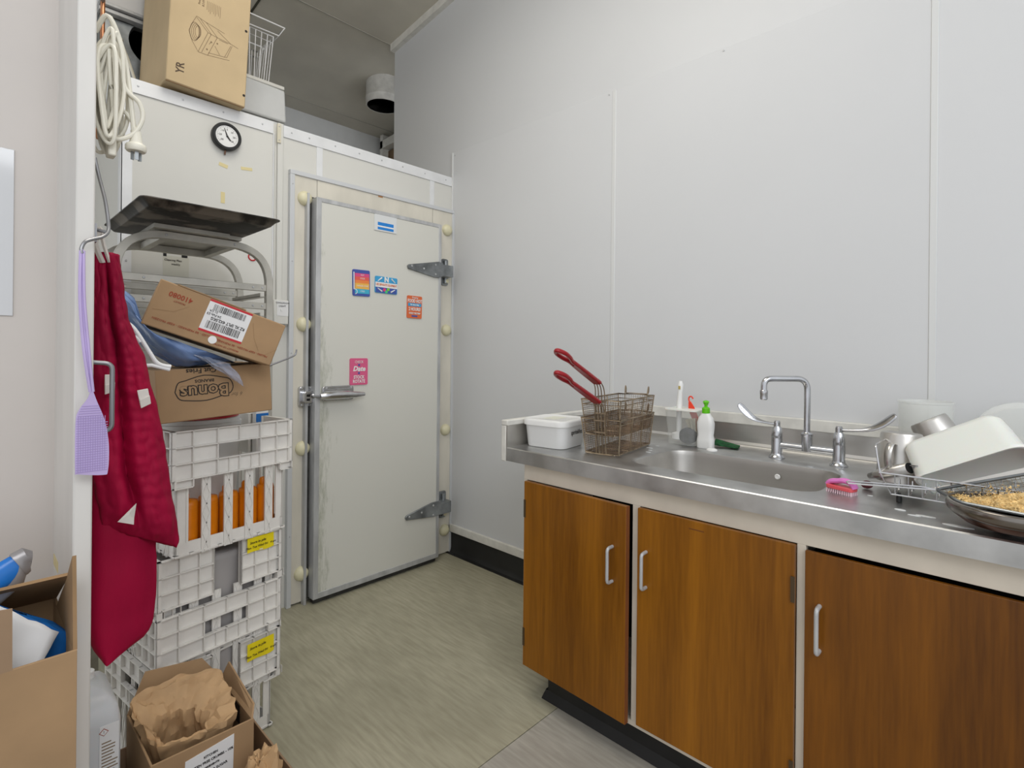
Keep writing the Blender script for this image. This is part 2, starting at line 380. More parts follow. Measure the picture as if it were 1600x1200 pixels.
# far wall behind the cold room, side wall with a door frame
sbox('wall_back', m_wallback, -2.3, .9, 1.872, 1.95, 0, 3.6)
sbox('wall_far_right', m_wallback, .70, .78, .6, 1.9, 0, 3.5)
sbox('door_1', m_brownwood, .665, .70, .70, 1.76, 0, 3.16)
fr = MB().box(.60, .70, 1.76, 1.80, 0, 3.30); fr.hexa([(.60, .66, 3.15 + .05), (.70, .66, 3.20), (.70, 1.80, 3.17), (.60, 1.80, 3.17), (.60, .66, 3.30), (.70, .66, 3.30), (.70, 1.80, 3.24), (.60, 1.80, 3.24)])
struct(fr.build('trim_3', m_strip))
# left side: recess wall, partition edge (post)
sbox('wall_left', m_leftwall, -4.0, -2.0125, -1.08, -1.0, 0, 3.55)
sbox('trim_4', m_post, -2.0125, -1.984, -1.352, -1.0, 0, 3.6, bev=.003)
sbox('wall_left_back', mat('olive_paint', (176, 172, 156), .7), -2.3, -1.72, 1.30, 1.36, 0, 3.4)
tp = MB().box(-2.0128, -2.0126 - .0003, -1.10, -1.13, .80, .82); 
tag(MB().box(-2.0134, -2.0126, -1.16, -1.09, .80, .822).build('tape_scrap', m_masking), 'scrap of old yellow tape on the post above the big carton', 'tape')

# ventilation pipe under the ceiling
vp = thing('vent_pipe', (.19, 1.1, 3.22), 'short round white vent pipe hanging open from the ceiling above the cold room', 'vent')
MB().lathe([(.128, 3.222), (.133, 3.22), (.138, 3.225), (.138, 3.27), (.141, 3.275), (.138, 3.28), (.138, CE(1.1) + .03), (.128, CE(1.1) + .03), (.128, 3.222)], (.19, 1.1, 0), 40).build('pipe_collar', mat('painted_pipe', (196, 194, 188), .5, var=.06, vscale=20), vp, smooth=True)
MB().lathe([(.0, 3.33), (.1279, 3.33)], (.19, 1.1, 0), 32).build('pipe_inner_shade', m_darkhole, vp)  # black disc painted as the shade up inside the open pipe

# ================================================================== COLD ROOM
cr_ = thing('cold_room', (-.86, 0.0, 0), 'walk-in cold room clad in white sheet with aluminium trims', 'cold room')
cb = MB(); cb.box(-1.7106, -.004, 0, 1.6, .0, H - .002); cb.build('cabin_body', m_cold, cr_)
# top trim and corner trim, screws
def screws(host, pts, ax='y', r=.0042):
    for p in pts:
        MB().lathe([(0, -.0028), (r * .8, -.0024), (r, -.0006), (r, .0006)], p, 10, ax).build('screw', m_alu, host)
tt = MB(); tt.box(-1.7125, -1.118, -.006, 0, H - .052, H + .004).box(-1.7125, -1.118, .0002, .05, H, H + .004)
tt.box(-1.070, -.002, -.006, 0, H - .052, H + .004).box(-1.070, -.002, .0002, .05, H, H + .004)
tto = tt.build('top_trim', m_alu_white, cr_)
screws(tto, [(x, -.006, H - .022) for x in (-1.66, -1.50, -1.34, -1.17, -1.03, -.94, -.80, -.66, -.52, -.38, -.22, -.06)])
ct = MB(); ct.box(-1.714, -1.677, -.005, 0, 0, H - .052).box(-1.716, -1.7106, -.005, .04, 0, H)
cto = ct.build('corner_trim', m_alu_white, cr_); screws(cto, [(-1.695, -.005, z) for z in (1.62, 1.0, 2.2)])
for x0, x1, z0 in ((-.900, -.868, 2.150), (-.18, -.148, 2.150)):
    MB().box(x0, x1, -.004, 0, z0, H - .052).build('joint_strip', m_alu_white, cr_)
MB().box(-1.112, -1.108, -.0045, 0, 0, H - .05).build('joint_strip', m_cold, cr_)
MB().box(-1.119, -1.1145, -.0062, 0, 0, H - .05).build('joint_strip', m_alu_white, cr_)
# door frame
FY = -.02
MB().box(-1.030, -.012, FY, 0, .012, 2.128).build('door_surround', m_frame_cream, cr_)
af = MB(); af.box(-1.043, -1.0205, FY - .007, 0, 0, 2.1275).box(-1.043, -.004, FY - .007, 0, 2.128, 2.150).box(-.020, -.004, FY - .007, 0, 0, 2.1275)
afo = af.build('frame_edging', mat('edging_metal', (200, 202, 204), .4, .1), cr_, bev=.0015)
screws(afo, [(-1.031, FY - .007, z) for z in (.35, .8, 1.25, 1.7, 2.08)], r=.003)
MB().box(-.905, -.9035, FY - .0006, FY, 2.02, 2.128).build('seam_line', m_seam, cr_)
MB().box(-.172, -.1705, FY - .0006, FY, 2.02, 2.128).build('seam_line', m_seam, cr_)
for x, zs in ((-.968, (2.02, 1.393, .775, .152)), (-.060, (2.017, 1.395, .776, .153))):
    for z in zs:
        q = .037 if x < -.5 else .036
        MB().lathe([(q, 0), (q, -.004), (q * .93, -.012), (q * .72, -.021), (q * .4, -.0265), (0, -.028)], (x, FY, z), 28, 'y').build('frame_cap', m_cream_cap, cr_, smooth=True, angle=60)
# gasket + door
MB().box(-.955, -.150, -.035, FY, .02, 2.032).build('gasket', m_gasket, cr_)
MB().box(-.968, -.9555, -.050, FY, .0, 2.045).build('gasket', m_alu, cr_)
D0, D1, DZ0, DZ1, DY = -.9386, -.1556, .029, 2.0234, -.09
dr = MB().box(D0 + .004, D1 - .004, DY + .003, -.035, DZ0 + .004, DZ1 - .004).build('door', m_door, cr_)
de = MB()
e = .026
de.box(D0, D0 + e, DY, DY + .055, DZ0, DZ1).box(D1 - e * .8, D1, DY, DY + .055, DZ0, DZ1).box(D0 + e, D1 - e * .8, DY, DY + .055, DZ0, DZ0 + e * 1.1).box(D0 + e, D1 - e * .8, DY, DY + .055, DZ1 - e * .8, DZ1)
de.build('door_edging', m_alu, dr, bev=.0015)
MB().box(D0 + .01, D1 - .01, -.07, -.04, .003, DZ0).build('door_sweep', m_gasket, dr)
# latch handle on the door
lh = MB()
lh.prism(rrect(-.905, -.735, 1.010, 1.085, .012, 3), DY - .012, DY, 'y')
lh.build('latch_plate', m_chrome, dr, bev=.003)
lv = MB(); lv.T = Matrix.Identity(4)
lv.tube([(-.925, DY - .030, 1.038), (-.90, DY - .034, 1.040), (-.85, DY - .036, 1.041), (-.78, DY - .036, 1.040), (-.74, DY - .037, 1.038), (-.70, DY - .040, 1.038), (-.688, DY - .041, 1.038)],
        [.014, .021, .022, .020, .016, .011, .009], 14)
lv.box(-.90, -.745, DY - .028, DY - .010, 1.028, 1.070)
lv.build('latch_handle', m_chrome, dr, smooth=True)
screws(dr, [(x, DY - .013, z) for x in (-.885, -.75) for z in (1.020, 1.077)], r=.006)
kp = MB(); kp.prism(rrect(-.995, -.930, .985, 1.085, .012, 3), FY - .022, FY, 'y'); kp.prism(rrect(-.985, -.925, 1.003, 1.062, .014, 4), FY - .052, FY - .02, 'y')
kpo = kp.build('latch_keeper', m_chrome, cr_, bev=.003)
MB().box(-.972, -.955, FY - .0532, FY - .05, 1.035, 1.047).box(-.972, -.955, FY - .0532, FY - .05, 1.015, 1.027).build('keeper_slots', m_darkhole, kpo)
MB().tube([(-.94, FY - .045, 1.036), (-.915, DY - .02, 1.037)], .012, 10).build('strike_bar', m_chrome, kpo, smooth=True)
screws(kpo, [(x, FY - .024, z) for x in (-.985, -.94) for z in (.993, 1.077)], r=.005)
for zc, sgn in ((1.752, 1), (.318, -1)):
    st = MB()
    def Z(dz): return zc + sgn * dz
    poly = [(-.402, Z(-.004)), (-.398, Z(-.020)), (-.215, Z(-.050)), (-.180, Z(-.050)), (-.148, Z(-.038)), (-.148, Z(.040)), (-.180, Z(.046)), (-.395, Z(.004))]
    if sgn < 0:
        poly = [(-.402, Z(.0)), (-.392, Z(-.012)), (-.215, Z(-.050)), (-.148, Z(-.050)), (-.148, Z(.032)), (-.200, Z(.036)), (-.395, Z(.014))]
    st.prism(poly, DY - .009, DY + .001, 'y'); so = st.build('hinge_strap', m_zinc, dr, bev=.002)
    screws(so, [(x, DY - .009, Z(dz)) for x, dz in ((-.375, -.002 * 1), (-.29, -.008), (-.205, -.032), (-.205, .024))], r=.006)
    hb = MB(); hb.prism(rrect(-.105, -.055, zc - .082, zc + .082, .012, 3), FY - .012, FY, 'y'); hb.box(-.150, -.066, DY - .006, FY - .01, zc - .036, zc + .034)
    hb.lathe([(.012, zc - .07), (.012, zc + .07)], (-.085, FY - .022, 0), 12)
    hb.build('hinge_bracket', m_zinc, cr_, bev=.002)
    MB().lathe([(.0, -.036), (.012, -.034), (.016, -.026), (.016, -.010)], (-.078, FY, zc - .055), 14, 'y').build('hinge_plug', m_cream_cap, cr_, smooth=True)

# items on the cold room front
gx, gz = -1.330, 2.222
g = thing('dial_thermometer', (gx, 0, gz), 'round black-rimmed dial thermometer on the upper cold room wall', 'thermometer')
MB().lathe([(.0, .0), (.059, 0), (.061, -.004), (.061, -.026), (.058, -.031), (.050, -.031), (.048, -.024), (.0, -.024)], (gx, 0, gz), 48, 'y').build('case', m_dark, g, smooth=True)
MB().lathe([(.0, -.0252), (.047, -.0252), (.047, -.0243)], (gx, 0, gz), 40, 'y').build('dial_face', m_white, g)
tk = MB()
for i in range(25):
    a = R(-130 + i * 260 / 24 + 90); c, s_ = math.cos(a), math.sin(a); l = .036 if i % 4 == 0 else .039
    tk.add([(gx + l * c - .0006 * s_, -.0256, gz + l * s_ + .0006 * c), (gx + l * c + .0006 * s_, -.0256, gz + l * s_ - .0006 * c), (gx + .042 * c + .0006 * s_, -.0256, gz + .042 * s_ - .0006 * c), (gx + .042 * c - .0006 * s_, -.0256, gz + .042 * s_ + .0006 * c)], [(0, 1, 2, 3)])
tk.build('dial_ticks', m_ink, g)
for i, t in enumerate(('-30', '-20', '-10', '0', '10', '20', '30')):
    a = R(220 - i * 260 / 6); text(t, .011, m_ink, g, face_mtx((gx + .029 * math.cos(a), -.0258, gz + .029 * math.sin(a)), (1, 0, 0), (0, 0, 1)), 'dial_number')
MB().prism([(gx - .013, gz + .034), (gx - .002, gz - .003), (gx + .013, gz - .019), (gx + .017, gz - .017), (gx + .002, gz + .003), (gx - .011, gz + .034)], -.0275, -.0262, 'y').build('needle', m_ink, g)
MB().lathe([(0, -.0295), (.004, -.0285), (.004, -.025)], (gx, 0, gz), 12, 'y').build('needle_hub', m_dark, g)
MB().tube([(gx - .002, -.010, gz - .060), (gx - .003, -.006, gz - .078)], .004, 8).build('capillary', mat('brown_metal', (120, 92, 74), .5, .5), g)

cd = thing('cable_conduit', (-1.088, 0, 1.5), 'white square conduit running down the cold room beside the door frame', 'conduit')
MB().box(-1.1005, -1.0745, -.016, 0, 1.505, H + .0045).build('channel', m_cold, cd, bev=.002)
cc = MB().box(-1.106, -1.088, -.022, -.016, 2.262, 2.352).build('clip_plate', mat('aged_plate', (206, 200, 180), .5), cd); screws(cc, [(-1.097, -.022, 2.275), (-1.097, -.022, 2.34)], r=.003)
sw = thing('switch_box', (-1.087, 0, 1.385), 'small white switch box with a handwritten paper label below the conduit', 'switch')
MB().box(-1.122, -1.052, -.040, 0, 1.388, 1.505).build('box_body', m_cold, sw, bev=.004)
MB().box(-1.108, -1.0535, -.0412, -.040, 1.428, 1.500).build('paper_label', m_paper, sw)
text('COOLROOM', .011, m_ink, sw, face_mtx((-1.081, -.0418, 1.490), (1, 0, 0), (0, 0, 1)))
text('LIGHT', .012, m_ink, sw, face_mtx((-1.083, -.0418, 1.475), (1, 0, 0), (0, 0, 1)))
MB().box(-1.091, -1.085, -.0445, -.041, 1.452, 1.462).build('toggle', m_white, sw)
nt_ = thing('taped_note', (-1.52, 0, 1.6), 'faint handwritten note taped to the cold room seen under the tray rack arch', 'note')
MB().box(-1.566, -1.470, -.0012, 0, 1.575, 1.66).build('note_paper', mat('old_note', (200, 199, 188), .6), nt_)
for x, z, wd in ((-1.56, 1.662, .012), (-1.487, 1.664, .022)): MB().box(x - wd / 2, x + wd / 2, -.002, 0, z - .006, z + .008).build('tape_piece', m_dark, nt_)
text('Cleaning Plan', .012, m_ink, nt_, face_mtx((-1.53, -.0022, 1.642), (1, 0, 0), (0, 0, 1)), bold=0)
text('weekly', .012, m_ink, nt_, face_mtx((-1.52, -.0022, 1.626), (1, 0, 0), (0, 0, 1)))
for i, (x0, x1, z0, z1, rr, l) in enumerate(((-1.355, -1.318, 2.088, 2.104, 12, 'scrap of yellowed tape just below the dial thermometer'), (-1.262, -1.212, 2.098, 2.112, -6, 'yellowed strip of tape right of and below the thermometer'), (-1.346, -1.329, 1.925, 1.975, 0, 'upright yellowed tape scrap above the black baking tray'))):
    o = MB().box(-(x1 - x0) / 2, (x1 - x0) / 2, -.0012, 0, -(z1 - z0) / 2, (z1 - z0) / 2).build('tape_scrap', m_masking); o.location = ((x0 + x1) / 2, 0, (z0 + z1) / 2); o.rotation_euler = (0, R(rr), 0); tag(o, l, 'tape')
rs = thing('red_ring_sticker', (-1.215, 0, 1.69), 'small red ring sticker on the cold room behind the rack arch', 'sticker')
MB().tube([(-1.208 + .017 * math.cos(k * .2618), -.002, 1.70 + .017 * math.sin(k * .2618)) for k in range(24)], .0032, 6, closed=True).build('ring', m_red, rs, smooth=True)
tag(MB().box(-.549, -.521, FY - .0015, FY, 2.119, 2.137).build('brown_tag', mat('brown_tag_mat', (176, 128, 84), .6)), 'tiny brown printed tag on the frame above the cold room door', 'tag')

# magnets and labels on the door (front plane DY)
MY = DY - .0008
def plate(name, x0, x1, z0, z1, m, label, cat='magnet', rr=0):
    xc, zc = (x0 + x1) / 2, (z0 + z1) / 2
    t = thing(name, (xc, MY, zc), label, cat, rot=(0, R(rr), 0), local=True)
    wd, h = (x1 - x0) / 2, (z1 - z0) / 2
    MB().prism(rrect(-wd, wd, -h, h, .007, 3), -.0018, .0035, 'y').build('backing', m, t)
    return t, wd, h
def lay(t, x0, x1, z0, z1, m, d=.0022, name='colour_band'): return MB().box(x0, x1, -d - .0004, -.0015, z0, z1).build(name, m, t)
FM = lambda x, z, d=.0030: face_mtx((x, -d, z), (1, 0, 0), (0, 0, 1))
m_mgb = mat('magnet_blue', (64, 84, 160), .4); m_mgc = mat('magnet_cyan', (60, 156, 206), .4)
t, wd, h = plate('temperature_magnet', -.741, -.640, 1.552, 1.690, m_mgb, 'rainbow-banded temperature chart magnet, leftmost on the cold room door', rr=-1)
for z0, z1, c in ((.032, .050, (212, 76, 128)), (.014, .032, (222, 92, 80)), (-.002, .014, (230, 132, 66)), (-.032, -.002, (230, 178, 80)), (-.056, -.032, (64, 170, 200))):
    lay(t, -.038, .046, z0, z1, mat('band%d' % int(z0 * 1000 + 99), c, .4))
lay(t, -.046, -.041, -.035, .055, m_white, .0026, 'thermometer_stem')
MB().lathe([(.011, -.003), (.014, -.003), (.014, -.0018), (.011, -.0018), (.011, -.003)], (-.038, 0, -.047), 20, 'y', -90, 110).build('thermometer_bulb', m_white, t)
for z, s_ in ((.041, 'HOT'), (.023, 'COOK'), (-.016, 'DANGER ZONE'), (-.044, 'COLD')): text(s_, .012, m_white, t, FM(.006, z), sx=.8)
t, wd, h = plate('equipment_magnet', -.608, -.468, 1.578, 1.668, m_mgc, 'blue magnet reading use separate equipment, centre of the cold room door', rr=1)
lay(t, -.066, .066, -.043, -.014, m_mgb); lay(t, -.069, .069, -.014, .013, m_white, .0024)
text('N', .036, m_white, t, FM(0, .029), bold=.002); text('USE SEPARATE EQUIPMENT', .0165, mat('band_orange', (206, 110, 60), .4), t, FM(0, 0), sx=.66, bold=.0004)
for x, c, zz in ((-.012, (220, 60, 120), -.026), (.012, (120, 190, 60), -.022), (0, (70, 190, 120), -.036)): MB().lathe([(0, -.0032), (.009, -.003), (.009, -.002)], (x, 0, zz), 12, 'y').build('food_shape', mat('food%d' % c[0], c, .4), t)
for s_ in (-1, 1):
    MB().tube([(s_ * .055, -.003, .018), (s_ * .030, -.003, .038)], [.002, .0045], 6).build('utensil', m_white, t); MB().tube([(s_ * .055, -.003, -.020), (s_ * .028, -.003, -.036)], [.002, .0045], 6).build('utensil', m_white, t)
t, wd, h = plate('hot_food_magnet', -.400, -.298, 1.452, 1.580, mat('magnet_orange', (214, 104, 58), .4), 'orange magnet about keeping food hot, lower right of the blue one', rr=1)
lay(t, -.046, .046, .004, .022, m_mgc)
text('Keeping', .016, m_white, t, FM(0, .054), sx=.8, shear=.3); text('FOOD HOT', .026, m_white, t, FM(0, .034), sx=.72, bold=.0006); text('for more than', .013, m_white, t, FM(0, .013), sx=.8, bold=.0004)
text('2 HOURS?', .026, m_white, t, FM(0, -.013), sx=.72, bold=.0006); text('CHECK THE TEMP', .013, m_white, t, FM(0, -.036), sx=.75, bold=.0005); lay(t, -.02, .02, -.056, -.047, m_mgb)
t, wd, h = plate('date_magnet', -.752, -.648, 1.085, 1.224, mat('magnet_pink', (214, 92, 134), .4), 'pink magnet reading check date and stock rotate above the latch')
text('CHECK', .019, m_white, t, FM(0, .050), sx=.8); text('Date', .036, m_white, t, FM(0, .014), bold=.0012, shear=.25); text('STOCK', .024, m_white, t, FM(0, -.030), sx=.8, bold=.0006); text('ROTATE', .024, m_white, t, FM(0, -.052), sx=.78, bold=.0006)
for z in (.034, -.008): MB().lathe([(0, -.0032), (.006, -.003), (.006, -.002)], (0, 0, z), 14, 'y').build('round_dot', m_mgb, t)
t = thing('blue_sticker', (-.545, MY, 1.94), 'blue and white striped sticker on clear tape near the top of the door', 'sticker', local=True)
MB().box(-.07, .07, -.0008, .0035, -.025, .062).build('clear_tape', mat('tape_sheen', (214, 216, 216), .2), t)
m_sb = mat('sticker_blue', (32, 126, 206), .35)
MB().box(-.05, .05, -.0014, -.0004, .004, .022).build('stripe', m_sb, t); MB().box(-.05, .05, -.0014, -.0004, -.018, -.004).build('stripe', m_sb, t); MB().box(-.05, .05, -.0012, -.0004, -.004, .004).build('stripe', m_white, t)

# ================================================================== SINK CABINET
WT = .9115
cab = thing('sink_cabinet', (-.36, -2.2, 0), 'long cream sink cabinet with varnished timber doors under the steel worktop', 'cabinet')
YE = -3.35
c1 = MB(); c1.box(-.6935, -.012, -1.302, -1.2845, .118, .858); c1.build('end_panel', m_cream, cab)
ff = MB()
ff.box(-.712, -.694, YE, -1.286, .800, .862).box(-.712, -.694, YE, -1.286, .118, .134)
for a, b in ((-1.302, -1.286), (-1.767, -1.741), (-2.226, -2.206), (-2.79, -2.77)): ff.box(-.7119, -.694, a, b, .134, .800)
ff.build('face_frame', m_cream, cab, bev=.001)
MB().box(-.690, -.02, YE, -1.302, .118, .136).build('cabinet_floor', m_cream, cab)
MB().box(-.30, -.29, YE, -1.303, .137, .70).build('inner_shade_sheet', m_darkhole, cab)  # near-black sheet added as the shade inside the cabinet
kk = MB(); kk.prism([(-.655, YE), (-.02, YE), (-.02, -1.36), (-.655, -1.36)], 0, .118, 'z')
kk.build('kickboard', m_black, cab, bev=.004)
k2 = MB(); k2.add([(-.655, YE, .03), (-.655, -1.352, .03), (-.672, -1.345, .001), (-.672, YE, .001)], [(0, 1, 2, 3)]); k2.add([(-.672, -1.345, .001), (-.655, -1.352, .03), (-.10, -1.352, .03), (-.10, -1.335, .001)], [(0, 1, 2, 3)])
k2.build('kick_cove', m_black, cab)
def handle(parent, y, z0, z1, x=-.7305):
    MB().tube(rounded([(x + .002, y, z1), (x - .028, y, z1), (x - .028, y, z0), (x + .002, y, z0)], .012, 5), .0052, 12).build('handle', m_alu, parent, smooth=True)
def hinge(parent, y, z):
    MB().box(-.7325, -.7300, y - .0045, y + .0045, z - .032, z + .032).build('hinge', mat('dark_bronze', (86, 70, 50), .5, .5), parent)
# left door stands slightly open: built closed, then turned about its hinge edge
d1 = MB().box(-.7305, -.7125, -1.7375, -1.3035, .131, .7985).build('door', m_wood, cab, bev=.0015)
MB().box(-.7300, -.7125, -1.7385, -1.7374, .131, .7985).build('edge_band', m_woodedge, d1)
handle(d1, -1.6885, .556, .664); hinge(d1, -1.308, .70); hinge(d1, -1.308, .235)
pv = Vector((-.7125, -1.3035, 0)); rotm = Matrix.Translation(pv) @ Matrix.Rotation(R(-1.6), 4, 'Z') @ Matrix.Translation(-pv)
for o in [d1] + list(d1.children): o.data = o.data.copy(); o.data.transform(rotm)
d2 = MB().box(-.7270, -.7125, -2.2052, -1.7670, .138, .7985).build('door', m_wood, cab, bev=.0015)
handle(d2, -1.797, .566, .672, -.727); hinge(d2, -2.202, .690); hinge(d2, -2.202, .235)
text('SMEETONS', .007, m_ink_soft, d2, face_mtx((-.7274, -1.952, .775), (0, -1, 0), (0, 0, 1))) if False else None
MB().box(-.7273, -.7269, -1.975, -1.930, .7735, .7765).build('scratch_mark', mat('worn_wood', (104, 58, 20), .7), d2)
d3 = MB().box(-.7245, -.7125, -2.765, -2.2275, .138, .7915).build('door', m_wood2, cab, bev=.0015)
handle(d3, -2.260, .559, .666, -.7245)
d4 = MB().box(-.7270, -.7125, -3.33, -2.792, .138, .7985).build('door', m_wood, cab, bev=.0015); handle(d4, -2.83, .566, .672, -.727)

# ================================================================== WORKTOP with sink basin
wt = thing('sink_worktop', (-.37, -2.2, .862), 'stainless steel sink worktop with square basin and timber-capped upstand', 'worktop')
XF, YL, ZB = -.7375, -1.2214, .8615
# deck with basin hole
hx0, hx1, hy0, hy1, hr = -.632, -.282, -2.222, -1.668, .075
hole = rrect(hx0, hx1, hy0, hy1, hr, 6)
deck = MB()
cx, cy = (hx0 + hx1) / 2, (hy0 + hy1) / 2
X0, X1, Y0, Y1 = XF, -.021, YE, YL
outer = []
for x, y in hole:
    dx, dy = x - cx, y - cy; t = min(((X1 if dx > 0 else X0) - cx) / dx if abs(dx) > 1e-6 else 9e9, ((Y1 if dy > 0 else hy0 - .12) - cy) / dy if abs(dy) > 1e-6 else 9e9)
    outer.append((cx + dx * t, cy + dy * t))
# make sure the corners are present: outer ring as rectangle corners snapped
n = len(hole)
rim = [(cx + (x - cx) * 1.045, cy + (y - cy) * 1.03) for x, y in hole]
vs = [(x, y, WT) for x, y in outer] + [(x, y, WT) for x, y in rim] + [(x, y, WT - .004) for x, y in hole]
fs = [(i, (i + 1) % n, n + (i + 1) % n, n + i) for i in range(n)] + [(n + i, n + (i + 1) % n, 2 * n + (i + 1) % n, 2 * n + i) for i in range(n)]
deck.add(vs, fs)
# corner fillers of the ring
cor = {(X0, Y1), (X1, Y1), (X0, hy0 - .12), (X1, hy0 - .12)}
for q in cor:
    k = sorted(range(n), key=lambda i: (outer[i][0] - q[0]) ** 2 + (outer[i][1] - q[1]) ** 2)
    a = k[0]; b = None
    for i in range(n):
        j = (i + 1) % n; p1, p2 = outer[i], outer[j]
        e1 = abs(p1[0] - q[0]) < 1e-6, abs(p1[1] - q[1]) < 1e-6; e2 = abs(p2[0] - q[0]) < 1e-6, abs(p2[1] - q[1]) < 1e-6
        if (e1[0] and e2[1] and not e1[1]) or (e1[1] and e2[0] and not e1[0]): deck.add([(*p1, WT), (*q, WT), (*p2, WT)], [(0, 1, 2)])
deck.add([(X0, Y0, WT), (X1, Y0, WT), (X1, hy0 - .12, WT), (X0, hy0 - .12, WT)], [(0, 1, 2, 3)])
# front lip, end lip
deck.add([(X0, Y0, WT), (X0, Y1, WT), (X0 - .003, Y1, WT - .003), (X0 - .003, Y0, WT - .003)], [(0, 1, 2, 3)])
deck.add([(X0 - .003, Y0, WT - .003), (X0 - .003, Y1, WT - .003), (X0 - .003, Y1, ZB), (X0 - .003, Y0, ZB)], [(0, 1, 2, 3)])
deck.add([(X0 - .003, Y0, ZB), (X0 - .003, Y1, ZB), (X0 + .03, Y1, ZB), (X0 + .03, Y0, ZB)], [(0, 1, 2, 3)])
deck.add([(X0 - .003, Y1, ZB), (X0 - .003, Y1, WT), (X1, Y1, WT), (X1, Y1, ZB)], [(0, 1, 2, 3)])
deck.build('deck', m_steel_top, wt, smooth=True, angle=25)
MB().box(X0 + .004, X0 + .0245, Y0, Y1 - .002, ZB + .001, WT - .006).build('front_batten', m_cream, wt)
bs = MB()
ring = lambda f, z, g=0: [(cx + (x - cx) * f, cy + (y - cy) * f, z) for x, y in hole]
lv = [ring(1, WT - .004), ring(.985, WT - .02), ring(.965, WT - .15), ring(.93, WT - .172), ring(.85, WT - .18), ring(.12, WT - .184), ring(.001, WT - .186)]
vs = [p for r_ in lv for p in r_]; fs = [(j * n + i, j * n + (i + 1) % n, (j + 1) * n + (i + 1) % n, (j + 1) * n + i) for j in range(len(lv) - 1) for i in range(n)]
bs.add(vs, fs); bso = bs.build('basin', m_steel, wt, smooth=True, angle=60)
MB().lathe([(.0, -.002), (.007, -.003), (.009, 0)], (-.2945, -2.03, WT - .045), 14, 'x').build('overflow_button', m_white, bso, smooth=True)
MB().lathe([(.0, WT - .178), (.03, WT - .178), (.036, WT - .181)], (cx, cy, 0), 20).build('drain', m_chrome, bso, smooth=True)
up_ = MB()
up_.box(-.0215, -.006, YE, YL, WT - .002, .992)
up_.box(X0 - .002, -.006, YL - .002, YL + .004, ZB + .002, .992)
up_.add([(-.0215, YE, WT + .012), (-.0215, YL, WT + .012), (-.026, YL, WT + .001), (-.026, YE, WT + .001)], [(0, 1, 2, 3)])
up_.build('upstand', m_steel, wt)
cp = MB(); cp.box(-.030, -.0065, YE, YL - .004, .992, 1.034)
cp.box(-.742, -.0065, YL - .004, YL + .028, .992, 1.012)
cp.box(-.7415, -.0065, YL + .0045, YL + .0275, .858, .992)
cp.build('upstand_capping', m_strip, wt, bev=.003)

# ---- mixer tap
tap = thing('mixer_tap', (-.205, -2.09, WT), 'chrome bridge mixer tap with tall square spout and two elbow levers', 'tap')
for y in (-2.000, -2.186):
    MB().lathe([(.0, WT), (.026, WT), (.026, WT + .005), (.019, WT + .012), (.0175, WT + .02), (.0175, WT + .066), (.0165, WT + .07), (.0175, WT + .074), (.015, WT + .104), (.010, WT + .110), (.009, WT + .128), (.0, WT + .129)], (-.205, y, 0), 28).build('valve_body', m_tap, tap, smooth=True, angle=40)
MB().tube([(-.205, -2.000, WT + .046), (-.205, -2.186, WT + .046)], .0115, 18).build('bridge', m_tap, tap, smooth=True)
MB().lathe([(.016, WT + .036), (.0165, WT + .05), (.0165, WT + .085), (.018, WT + .087), (.018, WT + .094), (.013, WT + .098), (.012, WT + .10)], (-.205, -2.093, 0), 28).build('spout_socket', m_tap, tap, smooth=True)
sd = Vector((-.74, .67, 0)).normalized(); b = Vector((-.205, -2.093, 0)); ln = .150
MB().tube(rounded([b + Vector((0, 0, WT + .09)), b + Vector((0, 0, 1.188)), b + sd * ln + Vector((0, 0, 1.188)), b + sd * ln + Vector((0, 0, 1.135))], .038, 8), .0098, 20).build('spout', m_tap, tap, smooth=True)
pt = b + sd * ln
MB().lathe([(.0, 1.118), (.009, 1.118), (.012, 1.121), (.012, 1.136), (.0125, 1.138), (.0125, 1.148), (.011, 1.150)], (pt.x, pt.y, 0), 24).build('aerator', m_tap, tap, smooth=True)
def lever(y, s, dx=0, L=.145):
    b = Vector((-.205, y, WT + .117)); pts = []
    for u, h, wd in ((0, 0, .006), (.15, .0, .005), (.35, .004, .0055), (.52, .009, .009), (.68, .020, .013), (.84, .038, .0145), (.95, .056, .0135), (1.0, .064, .007)):
        pts.append((b + Vector((dx * u, s * L * u, h)), wd))
    m_ = MB(); side = Vector((.55, -s * .2, .8)).normalized(); vs = []
    for i, (p, wd) in enumerate(pts):
        q0 = pts[max(0, i - 1)][0]; q1 = pts[min(len(pts) - 1, i + 1)][0]; t_ = (q1 - q0).normalized(); side = (side - t_ * side.dot(t_)).normalized(); nn = t_.cross(side).normalized(); th = .0045 if i < 3 else .0032
        for k in range(12):
            a = 2 * math.pi * k / 12; vs.append(tuple(p + side * math.cos(a) * wd + nn * math.sin(a) * th))
    fs = [(i * 12 + k, i * 12 + (k + 1) % 12, (i + 1) * 12 + (k + 1) % 12, (i + 1) * 12 + k) for i in range(len(pts) - 1) for k in range(12)]
    fs += [tuple(range(12))[::-1], tuple((len(pts) - 1) * 12 + k for k in range(12))]
    m_.add(vs, fs).build('lever', m_tap, tap, smooth=True, sub=1)
    MB().lathe([(.0105, WT + .108), (.0105, WT + .124), (.007, WT + .128), (0, WT + .128)], (-.205, y, 0), 18).build('lever_hub', m_tap, tap, smooth=True)
lever(-2.000, 1, -.03, .120); lever(-2.186, -1, -.01, .150)

